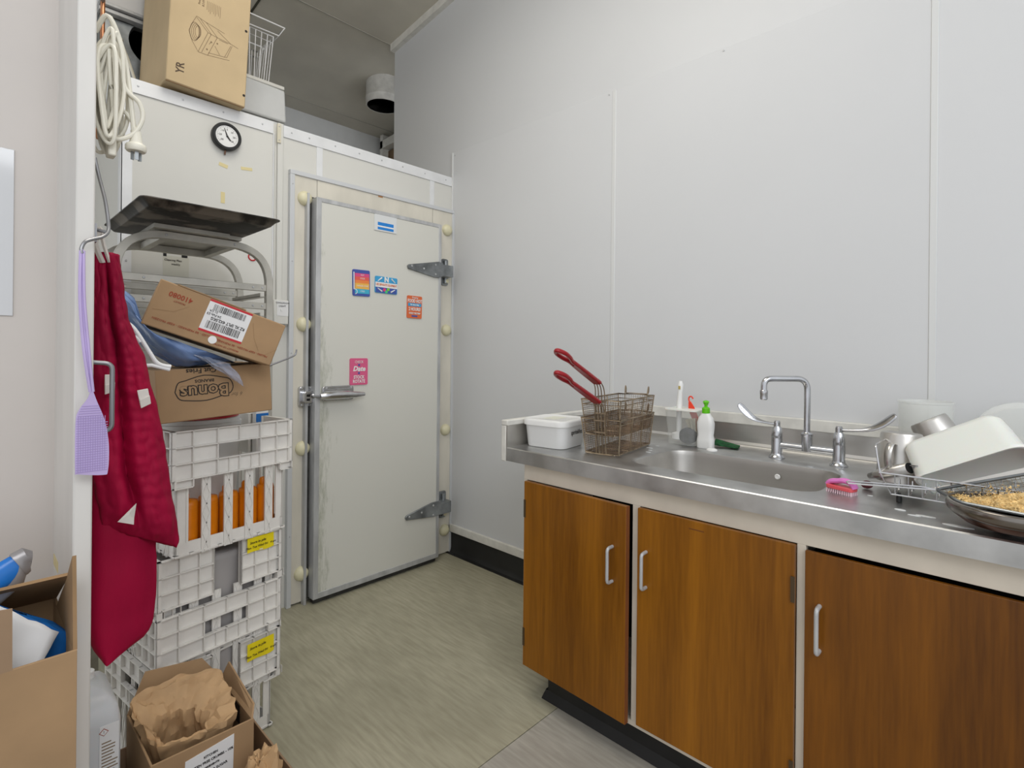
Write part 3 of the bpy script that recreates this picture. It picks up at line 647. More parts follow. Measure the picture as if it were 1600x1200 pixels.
# ---- white tub with lid
tb = thing('plastic_tub', (-.57, -1.315, WT), 'white square plastic tub with lid and handwritten name at the worktop end', 'tub', rot=(0, 0, R(8)), local=True)
def rloft(levels, cr=.03, n=5):
    m_ = MB(); k = 4 * (n + 1); vs = []
    for hw, hd, z, r_ in levels: vs += [(x, y, z) for x, y in rrect(-hw, hw, -hd, hd, r_, n)]
    fs = [(j * k + i, j * k + (i + 1) % k, (j + 1) * k + (i + 1) % k, (j + 1) * k + i) for j in range(len(levels) - 1) for i in range(k)]
    fs += [tuple(range(k))[::-1], tuple((len(levels) - 1) * k + i for i in range(k))]
    return m_.add(vs, fs)
rloft([(.080, .080, .001, .03), (.083, .083, .004, .032), (.090, .090, .078, .034), (.092, .092, .083, .036)]).build('tub_body', m_white, tb, smooth=True, angle=50)
lid = rloft([(.094, .094, .082, .036), (.0965, .0965, .083, .038), (.0965, .0965, .098, .038), (.094, .094, .104, .036), (.088, .088, .106, .033), (.086, .086, .1045, .032), (.001, .001, .1045, .0005)]).build('lid', m_white, tb, smooth=True, angle=50)
MB().box(-.045, .04, -.03, .03, .1046, .1050).build('faded_label', mat('faded_label', (222, 222, 206), .4), lid)
text('SPRINKLES', .012, mat('grey_print', (150, 148, 170), .5), lid, face_mtx((-.0, .035, .1052), (0, -1, 0), (1, 0, 0)), sx=.9) if False else None
text('sprinkles', .024, m_ink, tb, face_mtx((.005, -.0905, .058), (1, 0, 0), (0, 0, 1)), shear=.25, sx=1.0)

# ---- fryer baskets
BA = R(9)
def fryer(z0, label, first, up=0):
    t = thing('fryer_basket', (-.46, -1.530, z0), label, 'basket', 'fryer baskets nested by the sink', rot=(0, 0, BA), local=True)
    hl0, hw0, hl1, hw1, hh = .146, .062, .160, .074, .124
    def P(u, v, z): f = z / hh; return ((hl0 + (hl1 - hl0) * f) * u, (hw0 + (hw1 - hw0) * f) * v, z)
    fr_ = MB()
    fr_.tube([P(*c, hh) for c in ((-1, -1), (1, -1), (1, 1), (-1, 1))], .0032, 8, closed=True)
    fr_.tube([P(*c, hh * .86) for c in ((-1, -1), (1, -1), (1, 1), (-1, 1))], .0016, 6, closed=True)
    fr_.tube([P(*c, .004) for c in ((-1, -1), (1, -1), (1, 1), (-1, 1))], .0028, 6, closed=True)
    for c in ((-1, -1), (1, -1), (1, 1), (-1, 1)): fr_.tube([P(*c, 0.004), P(*c, hh)], .0022, 6)
    for u in (-.33, .33):
        fr_.tube([P(u, -1, hh), P(u, -1, .004), P(u, 1, .004), P(u, 1, hh)], .0022, 6)
    fr_.build('frame', m_wire, t, smooth=True)
    mw = MB(); r_ = .0006
    def wire(a, b):
        a, b = Vector(a), Vector(b); mw.tube([a, b], r_, 3, caps=False)
    N = 36; Mh = 16; Nw = 16
    for i in range(1, N):
        u = -1 + 2 * i / N; wire(P(u, -1, .003), P(u, -1, hh)); wire(P(u, 1, .003), P(u, 1, hh)); wire(P(u, -1, .003), P(u, 1, .003))
    for i in range(1, Nw):
        v = -1 + 2 * i / Nw; wire(P(-1, v, .003), P(-1, v, hh)); wire(P(1, v, .003), P(1, v, hh)); wire(P(-1, v, .003), P(1, v, .003))
    for k in range(1, Mh):
        z = hh * k / Mh
        for a, b in (((-1, -1), (1, -1)), ((1, -1), (1, 1)), ((1, 1), (-1, 1)), ((-1, 1), (-1, -1))): wire(P(*a, z), P(*b, z))
    mw.build('wire_mesh', m_wiremesh, t, kind='stuff')
    hk = MB()   # front hanging hooks on the far short side
    hk.tube(smooth_path([P(1, -.62, hh - .02), P(1.02, -.62, hh + .02), P(1.05, -.62, hh + .032), P(1.09, -.62, hh + .02), P(1.07, -.60, hh + .004), P(1.03, -.4, hh + .004), P(1.03, .4, hh + .004), P(1.07, .60, hh + .004), P(1.09, .62, hh + .02), P(1.05, .62, hh + .032), P(1.02, .62, hh + .02), P(1, .62, hh - .02)], 5), .0022, 6)
    hk.build('hanging_hook', m_wire, t, smooth=True)
    hd = MB(); x1 = -hl1
    zt = hh + .045
    for k, v in enumerate((-.018, -.006, .006, .018)):
        hd.tube(rounded([(-hl0 - .006, v, .004), (x1 - .006, v, hh), (x1 - .008, v * .9, zt), (x1 - .045, v * .7, zt + .030)], .03, 6), .0021, 6)
    hd.box(x1 - .008, x1 - .002, -.022, .022, hh * .62, hh * .66).box(x1 - .010, x1 - .003, -.022, .022, hh * .95, hh * .985)
    hd.tube([(-hl0 - .02, -.055, .006), (-hl0 - .006, -.04, .002), (-hl0 - .006, .04, .002), (-hl0 - .02, .055, .006)], .0024, 6)
    hd.build('handle_wires', m_wire, t, smooth=True)
    gr = MB(); a = Vector((x1 - .030, 0, zt + .018)); b_ = Vector((x1 - .305, 0, zt + .126)); d = (b_ - a)
    L = d.length; d.normalize(); wv = Vector((0, 1, 0)); nn = d.cross(wv)
    # two flattened red bars joining into an open loop at the end
    out = []
    for s_ in (1, -1):
        seg = [a + wv * s_ * .010, a + d * L * .30 + wv * s_ * .009, a + d * L * .60 + wv * s_ * .0065, a + d * L * .70 + wv * s_ * .006, a + d * L * .80 + wv * s_ * .014, a + d * L * .92 + wv * s_ * .015]
        out.append(seg)
    pts = smooth_path(out[0] + [a + d * L] + out[1][::-1], 6)
    gr.tube(pts, .0070, 10)
    gr.hexa([tuple(a + wv * .011 * p + nn * .0062 * q + d * e_) for e_, (p, q) in [(-.004, (-1, -1)), (-.004, (1, -1)), (-.004, (1, 1)), (-.004, (-1, 1)), (L * .60, (-.7, -1)), (L * .60, (.7, -1)), (L * .60, (.7, 1)), (L * .60, (-.7, 1))]])
    gr.build('handle_grip', m_redgrip, t, smooth=True)
    return t
fryer(WT + .002, 'lower fryer basket with red-gripped handle, standing on the worktop', True)
fryer(WT + .068, 'upper fryer basket nested in the other, its red handle pointing highest', False)

# ---- translucent caddy with brushes
cdx, cdy = -.165, -1.650
cdd = thing('plastic_container', (cdx, cdy, WT), 'frosted plastic container holding brushes behind the white bottle', 'container', local=True)
rloft([(.048, .056, .001, .018), (.052, .060, .06, .02), (.060, .066, .130, .022), (.0615, .0675, .135, .022)]).build('container_body', mat('clear_caddy', (226, 228, 224), .35, alpha=.25), cdd, smooth=True, angle=50)
b = MB(); rloft_ = rloft([(.0615, .0675, .133, .022), (.0635, .0695, .134, .022), (.0635, .0695, .1385, .022), (.060, .066, .139, .022)])
rloft_.build('container_rim', m_milky, cdd, smooth=True)
db = thing('dish_brush', (cdx - .015, cdy + .022, WT + .01), 'dish brush with white handle standing in the frosted container', 'brush', local=True)
MB().tube([(0, 0, .03), (0, 0, .10), (0, -.001, .15), (-.001, -.004, .19), (-.001, -.006, .225), (-.001, -.006, .237)], [.010, .010, .0115, .0095, .011, .006], 16).build('handle', m_white, db, smooth=True)
MB().box(-.0125, -.0105, -.010, -.002, .205, .218).build('handle_badge', mat('gold_badge', (180, 160, 90), .4), db)
MB().lathe([(.016, .004), (.026, .01), (.027, .03), (.012, .036)], (0, 0, 0), 18).build('brush_head', m_white, db, smooth=True)
wb = thing('bristle_brush', (cdx + .0, cdy - .035, WT + .04), 'pale-bristled brush leaning inside the frosted container', 'brush', local=True, rot=(R(-12), 0, 0))
q = MB()
for i in range(90):
    a, r_ = random.random() * 6.28, math.sqrt(random.random()) * .018; x, y = r_ * math.cos(a), r_ * math.sin(a); q.tube([(x * .8, y * .8, 0), (x * 1.4, y * 1.4, .062)], .0009, 3)
q.build('bristles', m_bristle, wb, kind='stuff'); MB().lathe([(.0, -.008), (.016, -.008), (.017, 0), (.0, .001)], (0, 0, 0), 16).build('brush_base', m_white, wb, smooth=True)
sc_ = thing('red_scraper', (cdx + .01, cdy - .055, WT + .05), 'orange-red scraper with hooked end poking out of the frosted container', 'scraper', local=True, rot=(R(-22), 0, 0))
MB().prism([(-.013, 0), (.013, 0), (.014, .098), (.004, .124), (-.006, .124), (-.012, .098)], -.002, .002, 'x').build('blade', m_orangered, sc_, bev=.001)
MB().tube(smooth_path([(0, -.001, .120), (0, -.001, .132), (0, -.007, .142), (0, -.016, .140), (0, -.019, .130)], 5), .003, 8).build('hook_end', m_orangered, sc_, smooth=True)
for i, (dx, dy, r_, l, m_) in enumerate(((-.014, -.016, .034, 'dark steel wool pad bunched low in the frosted container', m_wool), (.012, .028, .020, 'pinkish scrubbing pad at the left foot of the frosted container', mat('pink_pad', (196, 150, 146), .9, var=.15, vscale=30, bump=.5)))):
    q = MB(); q.grid(lambda u, v: (lambda a, ph: (dx + (r_ + r_ * .25 * nz((math.cos(a), math.sin(a), ph), 2.2, i)) * math.cos(a) * math.sin(ph), dy + (r_ * 1.05) * math.sin(a) * math.sin(ph), .034 + r_ * .95 * math.cos(ph)))(u * 2 * math.pi, .02 + v * (math.pi - .04)), 24, 16, True)
    o = q.build('scrubbing_pad', m_, None, smooth=True, angle=180); o.location = (cdx, cdy, WT); tag(o, l, 'scourer')

# ---- squeeze bottle
bt = thing('detergent_bottle', (-.205, -1.748, WT), 'white squeeze bottle with lime green cap beside the brush container', 'bottle', local=True)
q = MB(); LV = [(.016, .028, 0, .012), (.0185, .031, .003, .014), (.0185, .031, .035, .014), (.0165, .028, .05, .013), (.0185, .0305, .075, .014), (.019, .031, .095, .014), (.0165, .026, .115, .013), (.0135, .017, .128, .0125), (.0125, .0135, .134, .0122)]
rloft([(a, b_, z, r_) for a, b_, z, r_ in LV]).build('bottle_body', m_white, bt, smooth=True, angle=60)
MB().lathe([(.0145, .132), (.0148, .134), (.0145, .150), (.0115, .154), (.006, .156), (.006, .163), (.009, .166), (.009, .170), (.0125, .173), (.0095, .178), (.004, .180), (.0, .181)], (0, 0, 0), 24).build('cap', m_green, bt, smooth=True)
sp_ = MB(); sp_.grid(lambda u, v: ((u - .5) * .055 + .004 * nz((u, v, 0), 3), (v - .5) * .085, .003 + .022 * abs(u - .3) * v + .018 * max(0, v - .3) * math.sin(u * 3)), 10, 14)
o = sp_.build('scouring_pad', m_scour, None, solid=.006, smooth=True, angle=180); o.location = (-.135, -1.800, WT + .003); o.rotation_euler = (0, 0, R(12)); tag(o, 'dark green scouring pad curled up against the back of the sink', 'scourer')
o = MB().lathe([(0, .009), (.012, .008), (.019, .004), (.0195, .0), (0, 0)], (0, 0, 0), 24).build('sink_plug', m_white, None, smooth=True); o.location = (-.235, -1.785, WT); tag(o, 'small white domed plug on the sink edge beside the bottle', 'plug')

# soap and water flecks on the steel
for i, (x, y, a, b_) in enumerate(((-.36, -1.60, .013, .004), (-.40, -1.625, .008, .003), (-.44, -1.640, .010, .003), (-.30, -1.60, .008, .002), (-.645, -2.405, .011, .006), (-.665, -2.455, .018, .005), (-.675, -2.435, .012, .004), (-.702, -2.512, .026, .007), (-.52, -2.245, .008, .003), (-.55, -2.33, .006, .003))):
    pts = [(a * math.cos(t) * (1 + .3 * nz((math.cos(t), math.sin(t), i))), b_ * math.sin(t) * (1 + .4 * nz((math.sin(t), i, 1)))) for t in [k * 2 * math.pi / 14 for k in range(14)]]
    o = MB().prism([(p[1], p[0]) for p in pts], 0, .0012, 'z').build('soap_fleck', m_soap, wt); o.data.transform(Matrix.Translation((x, y, WT + .0002)))

# ================================================================== DRAINING SIDE
dk = thing('dish_rack', (-.45, -2.52, WT), 'chrome wire dish rack standing on the draining side of the worktop', 'rack')
q = MB(); rx0, rx1, ry0, ry1 = -.60, -.30, -2.358, -2.74; zb, zr = WT + .022, .984
q.tube(rounded([(rx0, ry0, zr), (rx1, ry0, zr), (rx1, ry1, zr), (rx0, ry1, zr), (rx0, ry0, zr)], .012, 4), .0022, 8)
q.tube(rounded([(rx0 + .01, ry0 - .022, zb), (rx1 - .01, ry0 - .022, zb), (rx1 - .01, ry1 + .022, zb), (rx0 + .01, ry1 + .022, zb), (rx0 + .01, ry0 - .022, zb)], .012, 4), .0018, 8)
for y in (ry0, ry1):
    s_ = 1 if y == ry0 else -1
    q.tube(rounded([(rx0 + .01, y - s_ * .022, zb), (rx0, y, zr), (rx0 + .015, y + s_ * .012, zr + .064), (rx0 + .045, y + s_ * .012, zr + .064), (rx1 - .015, y + s_ * .012, zr + .064), (rx1, y, zr), (rx1 - .01, y - s_ * .022, zb)], .012, 4), .0019, 8)
q.build('rack_frame', m_chrome, dk, smooth=True)
q = MB()
for i in range(13):
    y = ry0 - .03 - i * .0262
    q.tube(rounded([(rx0, y, zr), (rx0 + .008, y, zb), (rx0 + .06, y, zb + .001), (rx0 + .07, y, zb + .03), (rx0 + .085, y, zb + .001), (rx1 - .008, y, zb), (rx1, y, zr)], .006, 3), .0013, 6)
q.build('rack_wires', m_chrome, dk, smooth=True)
for x in (rx0 + .03, rx1 - .03):
    for y in (ry0 - .035, ry1 + .035): MB().lathe([(0, WT), (.006, WT + .001), (.0065, WT + .012), (.003, WT + .024), (0, WT + .024)], (x, y, 0), 12).build('foot', m_dark if x < -.5 else m_white, dk, smooth=True)

def jug(loc, rot, label):
    t = thing('steel_jug', loc, label, 'jug', 'inverted steel jugs in the dish rack', rot=rot, local=True)
    MB().lathe([(.0545, 0), (.0562, .001), (.0555, .006), (.054, .012), (.0465, .122), (.044, .128), (.041, .129), (.0, .1275)], (0, 0, 0), 40).build('jug_body', m_steel, t, smooth=True, angle=40)
    MB().lathe([(.0, .123), (.043, .122), (.053, .01), (.0545, .0)], (0, 0, 0), 40).build('jug_inside', m_steel, t, smooth=True)
    P = smooth_path([(.048, 0, .099), (.064, 0, .102), (.078, 0, .088), (.082, 0, .066), (.076, 0, .044), (.064, 0, .032), (.052, 0, .030)], 5); vs = []
    for p in P: vs += [(p.x, -.0085, p.z), (p.x, .0085, p.z)]
    MB().add(vs, [(2 * i, 2 * i + 1, 2 * i + 3, 2 * i + 2) for i in range(len(P) - 1)]).build('jug_handle', m_steel, t, smooth=True, solid=.002, angle=80)
    return t
jug((-.43, -2.376, .936), (0, R(-3), R(168)), 'upright inverted steel jug with its handle towards the sink, at the front of the rack')
jug((-.25, -2.478, .976), (R(-30), R(2), 0), 'tilted steel jug lying behind the first jug and above the white tub')

tbh = thing('slotted_handle', (-.50, -2.36, .95), 'hollow steel utensil handle with dark open end resting in the dish rack', 'utensil')
a = Vector((-.455, -2.312, .944)); b = Vector((-.52, -2.408, .990)); d = (b - a).normalized()
MB().tube([a, a + d * .03, b], [.007, .012, .0145], 18, caps=False).build('handle_tube', m_steel, tbh, smooth=True, solid=.001)
MB().tube([b - d * .004, b - d * .002], [.0135, .0135], 16).build('handle_hollow', m_darkhole, tbh)
MB().tube([b - d * .01 + Vector((0, 0, .004)), b + d * .022 + Vector((0, 0, .000)), b + d * .020 + Vector((0, -.002, .003)), b - d * .004 + Vector((0, 0, .007))], .0012, 6).build('hanging_loop', m_chrome, tbh)

# white gastronorm tub upside down and propped
e1 = Vector((0, -.87, .49)).normalized(); e3 = Vector((.45, .44, .78)).normalized(); e2 = e3.cross(e1).normalized(); e3 = e1.cross(e2).normalized()
L_, W_, D_ = .215, .150, .092; p0 = Vector((-.545, -2.418, .972))
wtub = thing('white_tub', tuple(p0), 'large white plastic tub propped upside down in the dish rack', 'tub')
MT = Matrix((e1, e2, -e3)).transposed().to_4x4(); MT.translation = p0 + e1 * L_ / 2 + e2 * W_ / 2
if MT.determinant() < 0: pass
k = 4 * 7; vs = []; lev = []
for hw, hd, z, r_ in ((L_ / 2 + .003, W_ / 2 + .003, .0, .03), (L_ / 2, W_ / 2, -.004, .03), (L_ / 2 - .006, W_ / 2 - .006, -D_ + .012, .028), (L_ / 2 - .016, W_ / 2 - .016, -D_, .022), (.002, .002, -D_, .001)):
    lev.append([tuple(MT @ Vector((x, y, z))) for x, y in rrect(-hw, hw, -hd, hd, r_, 6)])
for l in lev: vs += l
MB().add(vs, [(j * k + i, j * k + (i + 1) % k, (j + 1) * k + (i + 1) % k, (j + 1) * k + i) for j in range(4) for i in range(k)]).build('tub_shell', m_milky, wtub, smooth=True, solid=.003, angle=80)
vs = []
for hw, hd, z, r_ in ((L_ / 2 + .001, W_ / 2 + .001, .003, .03), (L_ / 2 + .006, W_ / 2 + .006, .003, .034), (L_ / 2 + .006, W_ / 2 + .006, -.004, .034), (L_ / 2 + .001, W_ / 2 + .001, -.004, .03)):
    vs += [tuple(MT @ Vector((x, y, z))) for x, y in rrect(-hw, hw, -hd, hd, r_, 6)]
MB().add(vs, [(j * k + i, j * k + (i + 1) % k, ((j + 1) % 4) * k + (i + 1) % k, ((j + 1) % 4) * k + i) for j in range(4) for i in range(k)]).build('tub_rim', m_milky, wtub, smooth=True, angle=80)

cc_ = thing('round_container', (-.112, -2.395, WT), 'tall round frosted container standing against the wall behind the jugs', 'container', local=True)
MB().lathe([(0, .001), (.060, .001), (.062, .004), (.068, .212), (.070, .214), (.070, .219), (.067, .219), (.066, .212), (.060, .006), (0, .005)], (0, 0, 0), 48).build('container_body', m_clear, cc_, smooth=True)
ld = thing('clear_lid', (-.075, -2.61, WT + .115), 'big round frosted lid leaning on the wall behind the white tub', 'lid', rot=(0, R(-80), 0), local=True)
MB().lathe([(.0, .012), (.096, .010), (.102, .004), (.112, .002), (.114, .0), (.112, -.002), (.1, .001), (.094, .007), (.0, .009)], (0, 0, 0), 56).build('lid_shell', m_clear, ld, smooth=True)

# round pan
bw = thing('steel_bowl', (-.672, -2.602, WT), 'shallow steel bowl with brown heat-stained base at the right worktop edge', 'bowl', local=True)
MB().lathe([(.030, .009), (.062, .010), (.086, .016), (.104, .030)], (0, 0, 0), 56).build('stained_base', m_copperbase, bw, smooth=True)
MB().lathe([(.104, .030), (.1115, .038), (.114, .047), (.1125, .055), (.109, .058), (.107, .057), (.109, .050), (.104, .036), (.08, .020), (.0, .016)], (0, 0, 0), 56).build('bowl_body', m_bowl, bw, smooth=True, angle=80)
MB().lathe([(.034, .0), (.036, .0), (.036, .010), (.032, .010), (.034, 0)], (0, 0, 0), 32).build('foot_ring', m_dark, bw)
# crumb skimmer lying over the bowl
sk = thing('crumb_skimmer', (-.62, -2.56, .965), 'rectangular wire mesh skimmer full of golden crumbs resting on the bowl', 'skimmer')
c0, c1_, c2_, c3_ = Vector((-.598, -2.466, .962)), Vector((-.590, -2.70, 1.056)), Vector((-.715, -2.70, .990)), Vector((-.690, -2.488, .957 + .018))
c3_ = Vector((-.692, -2.514, .961)); c2_ = Vector((-.742, -2.70, .963))
n_ = (c1_ - c0).cross(c3_ - c0).normalized()
if n_.z < 0: n_ = -n_
q = MB(); q.tube(rounded([c0 - (c0 - c3_) * .5, c0, c1_, c2_, c3_, c0 - (c0 - c3_) * .5], .012, 4), .0036, 8); q.build('skimmer_rim', m_zinc, sk, smooth=True)
q = MB(); q.add([tuple(c0 + Vector((.006, .004, .002))), tuple(c1_ + Vector((.008, 0, .018))), tuple(c1_ - Vector((0, 0, .003))), tuple(c0 - Vector((0, 0, .003)))], [(0, 1, 2, 3)]); q.build('side_band', m_steel, sk, solid=.0015)
def SP(u, v, d=0):
    p = c0.lerp(c1_, u).lerp(c3_.lerp(c2_, u), v); s_ = min(1, 5 * min(u, 1 - u, v, 1 - v)); return p - n_ * (d + .020 * s_)
q = MB()
for i in range(1, 34): q.tube([SP(i / 34, k / 8) for k in range(9)], .0006, 3, caps=False)
for i in range(1, 22): q.tube([SP(k / 10, i / 22) for k in range(11)], .0006, 3, caps=False)
q.build('skimmer_mesh', mat('mesh_grey', (120, 112, 100), .5, .5), sk, kind='stuff')
q = MB()
for i in range(1100):
    u, v = .04 + .9 * random.random(), .12 + .80 * random.random()
    p = SP(u, v, -.003 - .009 * random.random() * max(0, 1 - 2.4 * abs(u - .38))); r_ = .0016 + .0018 * random.random()
    vs = [tuple(p + Vector((random.uniform(-1, 1), random.uniform(-1, 1), random.uniform(-1, 1))).normalized() * r_) for _ in range(4)]
    q.add(vs, [(0, 1, 2), (0, 2, 3), (0, 3, 1), (1, 3, 2)])
q.grid(lambda u, v: tuple(SP(.10 + .72 * u, .22 + .66 * v, -.0012 - .004 * abs(nz((u * 30, v * 18, 0), 1)))), 60, 30)
o = q.build('golden_crumbs', m_crumb, None, kind='stuff'); tag(o, 'golden fried crumbs lying in the mesh skimmer', 'crumbs')
q = MB(); h0 = Vector((-.600, -2.292, .951))
for dz, dx in ((0, 0), (-.0045, -.004)): q.tube([h0 + Vector((dx, 0, dz)), c0 + Vector((dx, .03, dz + .001)), c0 + Vector((dx, .0, 0))], .0022, 8)
q.tube([h0, h0 + Vector((-.002, .003, -.002)), h0 + Vector((-.004, 0, -.0045))], .0022, 6); q.build('skimmer_handle', m_chrome, sk, smooth=True)
pk = thing('pink_scrubber', (-.575, -2.272, WT), 'pink scrubbing brush with curved grip beside the right tap', 'brush', local=True, rot=(0, 0, R(72)))
MB().prism(rrect(-.034, .034, -.016, .016, .008, 3), .010, .020, 'z').build('brush_plate', m_pinkred, pk, bev=.002)
q = MB()
for i in range(12):
    for j in range(5): q.tube([(-.030 + i * .0054, -.012 + j * .006, .010), (-.031 + i * .0056, -.013 + j * .0065, .0)], .0016, 4)
q.build('bristles', mat('pale_pink', (226, 196, 206), .6), pk, kind='stuff')
MB().tube(smooth_path([(-.034, 0, .018), (-.026, 0, .030), (-.008, 0, .034), (.010, 0, .030), (.026, 0, .026), (.034, 0, .018)], 5), .007, 10, flat=1.6).build('grip', m_pink, pk, smooth=True)
o = MB().grid(lambda u, v: (.018 * math.cos(u * 6.283) * math.sin(v * 3.0 + .07) * (1 + .3 * nz((u * 3, v * 3, 0))), .014 * math.sin(u * 6.283) * math.sin(v * 3.0 + .07), .010 + .010 * math.cos(v * 3.0 + .07)), 16, 8, True).build('scouring_scrap', mat('dark_red_pad', (96, 40, 48), .9, var=.4, vscale=60, bump=1), None, smooth=True, angle=180); o.location = (-.475, -2.31, WT + .002); tag(o, 'small dark red scrap of scourer between the rack and the right tap', 'scourer')

# ================================================================== CRATE STACK
CO = Vector((-1.771, -.864, 0)); CA = R(8.6)
def crate(z0, hgt, dx, dy, handle_front, label, tag_face=None, drot=0):
    """local frame: origin at front-left corner, x right, y to the back, z up"""
    W, D = .376, .376
    t = thing('milk_crate', (CO.x + dx, CO.y + dy, z0), label, 'crate', 'stacked white plastic crates', rot=(0, 0, CA + R(drot)), local=True)
    cen = Vector((W / 2, D / 2, 0))
    Fm = [Matrix.Translation(cen) @ Matrix.Rotation(R(90) * i, 4, 'Z') @ Matrix.Translation((-W / 2, -D / 2, 0)) for i in range(4)]
    row = .0465; top = hgt; band = MB(); rb = .011
    def plate_(m, x0, x1, z0_, z1_, y0=rb, y1=rb + .003): m.box(x0, x1, y0, y1, z0_, z1_)
    for i, F in enumerate(Fm):
        band.T = F; hf = handle_front if i % 2 == 0 else not handle_front
        zb_ = top - 3 * row
        if hf:   # full band with an oblong hand hole
            hx0, hx1 = .128, .262
            plate_(band, rb, hx0, zb_, top); plate_(band, hx1, W - rb, zb_, top); plate_(band, hx0, hx1, top - row, top); plate_(band, hx0, hx1, zb_, top - 2 * row)
            for z in (top, top - row, top - 2 * row, zb_):
                if z in (top - row, top - 2 * row) or True: band.box(0, W, 0, rb, z - .0028, z)
            for x in (0.0, .058, .128, .195, .262, .318, W - .0028):
                if .15 < x < .25:
                    band.box(x, x + .0028, 0, rb, top - row, top); band.box(x, x + .0028, 0, rb, zb_, top - 2 * row)
                else: band.box(x, x + .0028, 0, rb, zb_, top)
            for x in (.165, .235): band.box(x, x + .002, .004, rb, zb_, top - 2 * row)
            for x0, x1 in ((0, .062), (W - .045, W)):    # corner tabs
                band.box(x0, x1, 0, rb, zb_ - .026, zb_ - .0235); plate_(band, x0 + .002, x1, zb_ - .026, zb_)
                for x in (x0, x1 - .0028): band.box(x, x + .0028, 0, rb, zb_ - .026, zb_)
        else:    # open notch in the middle, deeper side blocks
            zb2 = top - 3 * row; n0, n1 = .156, .238
            for x0, x1 in ((0, n0), (n1, W)):
                plate_(band, x0 + .002, x1 - .002, zb2, top)
                for z in (top, top - row, top - 2 * row, zb2): band.box(x0, x1, 0, rb, z - .0028, z)
                for x in ((x0, x0 + .058, x0 + .112, x1 - .0028) if x0 == 0 else (x0, x0 + .045, x0 + .092, x1 - .0028)): band.box(x, x + .0028, 0, rb, zb2, top)
            for x0, x1 in ((0, .092), (W - .055, W)):
                band.box(x0, x1, .001, rb, zb2 - .026, zb2 - .0235)
                for x in range(3): band.box(x0 + .02 + x * .022, x0 + .0215 + x * .022, .005, rb, zb2 - .024, zb2)
            band.box(n0 - .003, n0, 0, .02, zb2, top); band.box(n1, n1 + .003, 0, .02, zb2, top)
    band.T = Matrix.Identity(4)
    band.build('ribbed_band', m_crate, t)
        # lower frame and posts
    lf = MB(); ins = .0215
    zt_ = top - 3 * row
    for F in Fm:
        lf.T = F
        lf.box(ins + .0102, W - ins, ins, ins + .004, .0, .042)
        lf.box(ins, .054, ins + .001, ins + .005, .04, zt_ + .002); lf.box(W - .046, W - ins, ins + .001, ins + .005, .04, zt_ + .002)
        lf.box(ins, ins + .010, ins, ins + .010, 0, zt_)
        lf.box(.050, .056, ins - .002, ins + .006, .04, zt_)
    lf.T = Matrix.Identity(4)
    lf.build('lower_frame', m_crate, t)
    fm = MB()
    for k in range(9): fm.box(.018 + k * .041, .030 + k * .041, .014, D - .014, .004, .009); fm.box(.014, W - .014, .018 + k * .041, .030 + k * .041, .004, .009)
    fm.build('crate_floor', m_crate, t)
    # slats with a raised criss-cross
    sl = MB(); sl.box(0, .026, ins - .004, ins + .002, 0, zt_)
    nn_ = max(2, int(zt_ / .052))
    for k in range(nn_):
        za, zb3 = zt_ * k / nn_, zt_ * (k + 1) / nn_
        for (xa, xb) in ((.003, .023), (.023, .003)):
            dxx = .0016
            sl.add([(xa - dxx, ins - .0062, za), (xa + dxx, ins - .0062, za), (xb + dxx, ins - .0062, zb3), (xb - dxx, ins - .0062, zb3), (xa - dxx, ins - .004, za), (xa + dxx, ins - .004, za), (xb + dxx, ins - .004, zb3), (xb - dxx, ins - .004, zb3)],
                   [(0, 1, 2, 3), (0, 4, 5, 1), (2, 6, 7, 3), (0, 3, 7, 4), (1, 5, 6, 2)])
    first = None
    for i, F in enumerate(Fm):
        for x in (.092, .158, .224, .290):
            if first is None:
                first = sl.build('slat', m_crate, t); o = first
            else:
                o = first.copy(); C.objects.link(o); o.parent = t
            o.matrix_local = F @ Matrix.Translation((x, 0, 0))
    if tag_face is not None:
        x0, x1, z0_, z1_ = tag_face
        sv = MB(); N = 12
        sv.grid(lambda u, v: (x0 + (x1 - x0) * u, -.001 - .0016 * math.sin(u * 9) * (1 - v), z0_ + (z1_ - z0_) * v + .004 * math.sin(u * 7) * (1 - v) * .5), N, 4)
        lb = sv.build('yellow_label', m_yellow, t, solid=.0004, label='bright yellow paper label')
        text('Store in pile', .011, m_ink, lb, face_mtx((x0 + .034, -.0032, z1_ - .016), (1, 0, .02), (0, 0, 1)), shear=.2)
        text('Mon Tue Wed Fri   4 am', .010, m_ink, lb, face_mtx(((x0 + x1) / 2, -.0032, z0_ + .016), (1, 0, .02), (0, 0, 1)), shear=.2)
    return t
crate(.002, .333, .0, .004, False, 'bottom crate of the stack with a yellow label, partly behind the open carton', tag_face=(.262, .352, .262, .318))
crate(.165, .335, .0, .0, True, 'second crate from the bottom, with an oblong hand hole and full band')
crate(.330, .335, .002, .002, False, 'third crate from the bottom with a yellow label just under the top crate', tag_face=(.256, .345, .285, .332))
crate(.666, .368, .026, -.026, True, 'top crate of the stack holding a white bucket and orange bottles', drot=1)
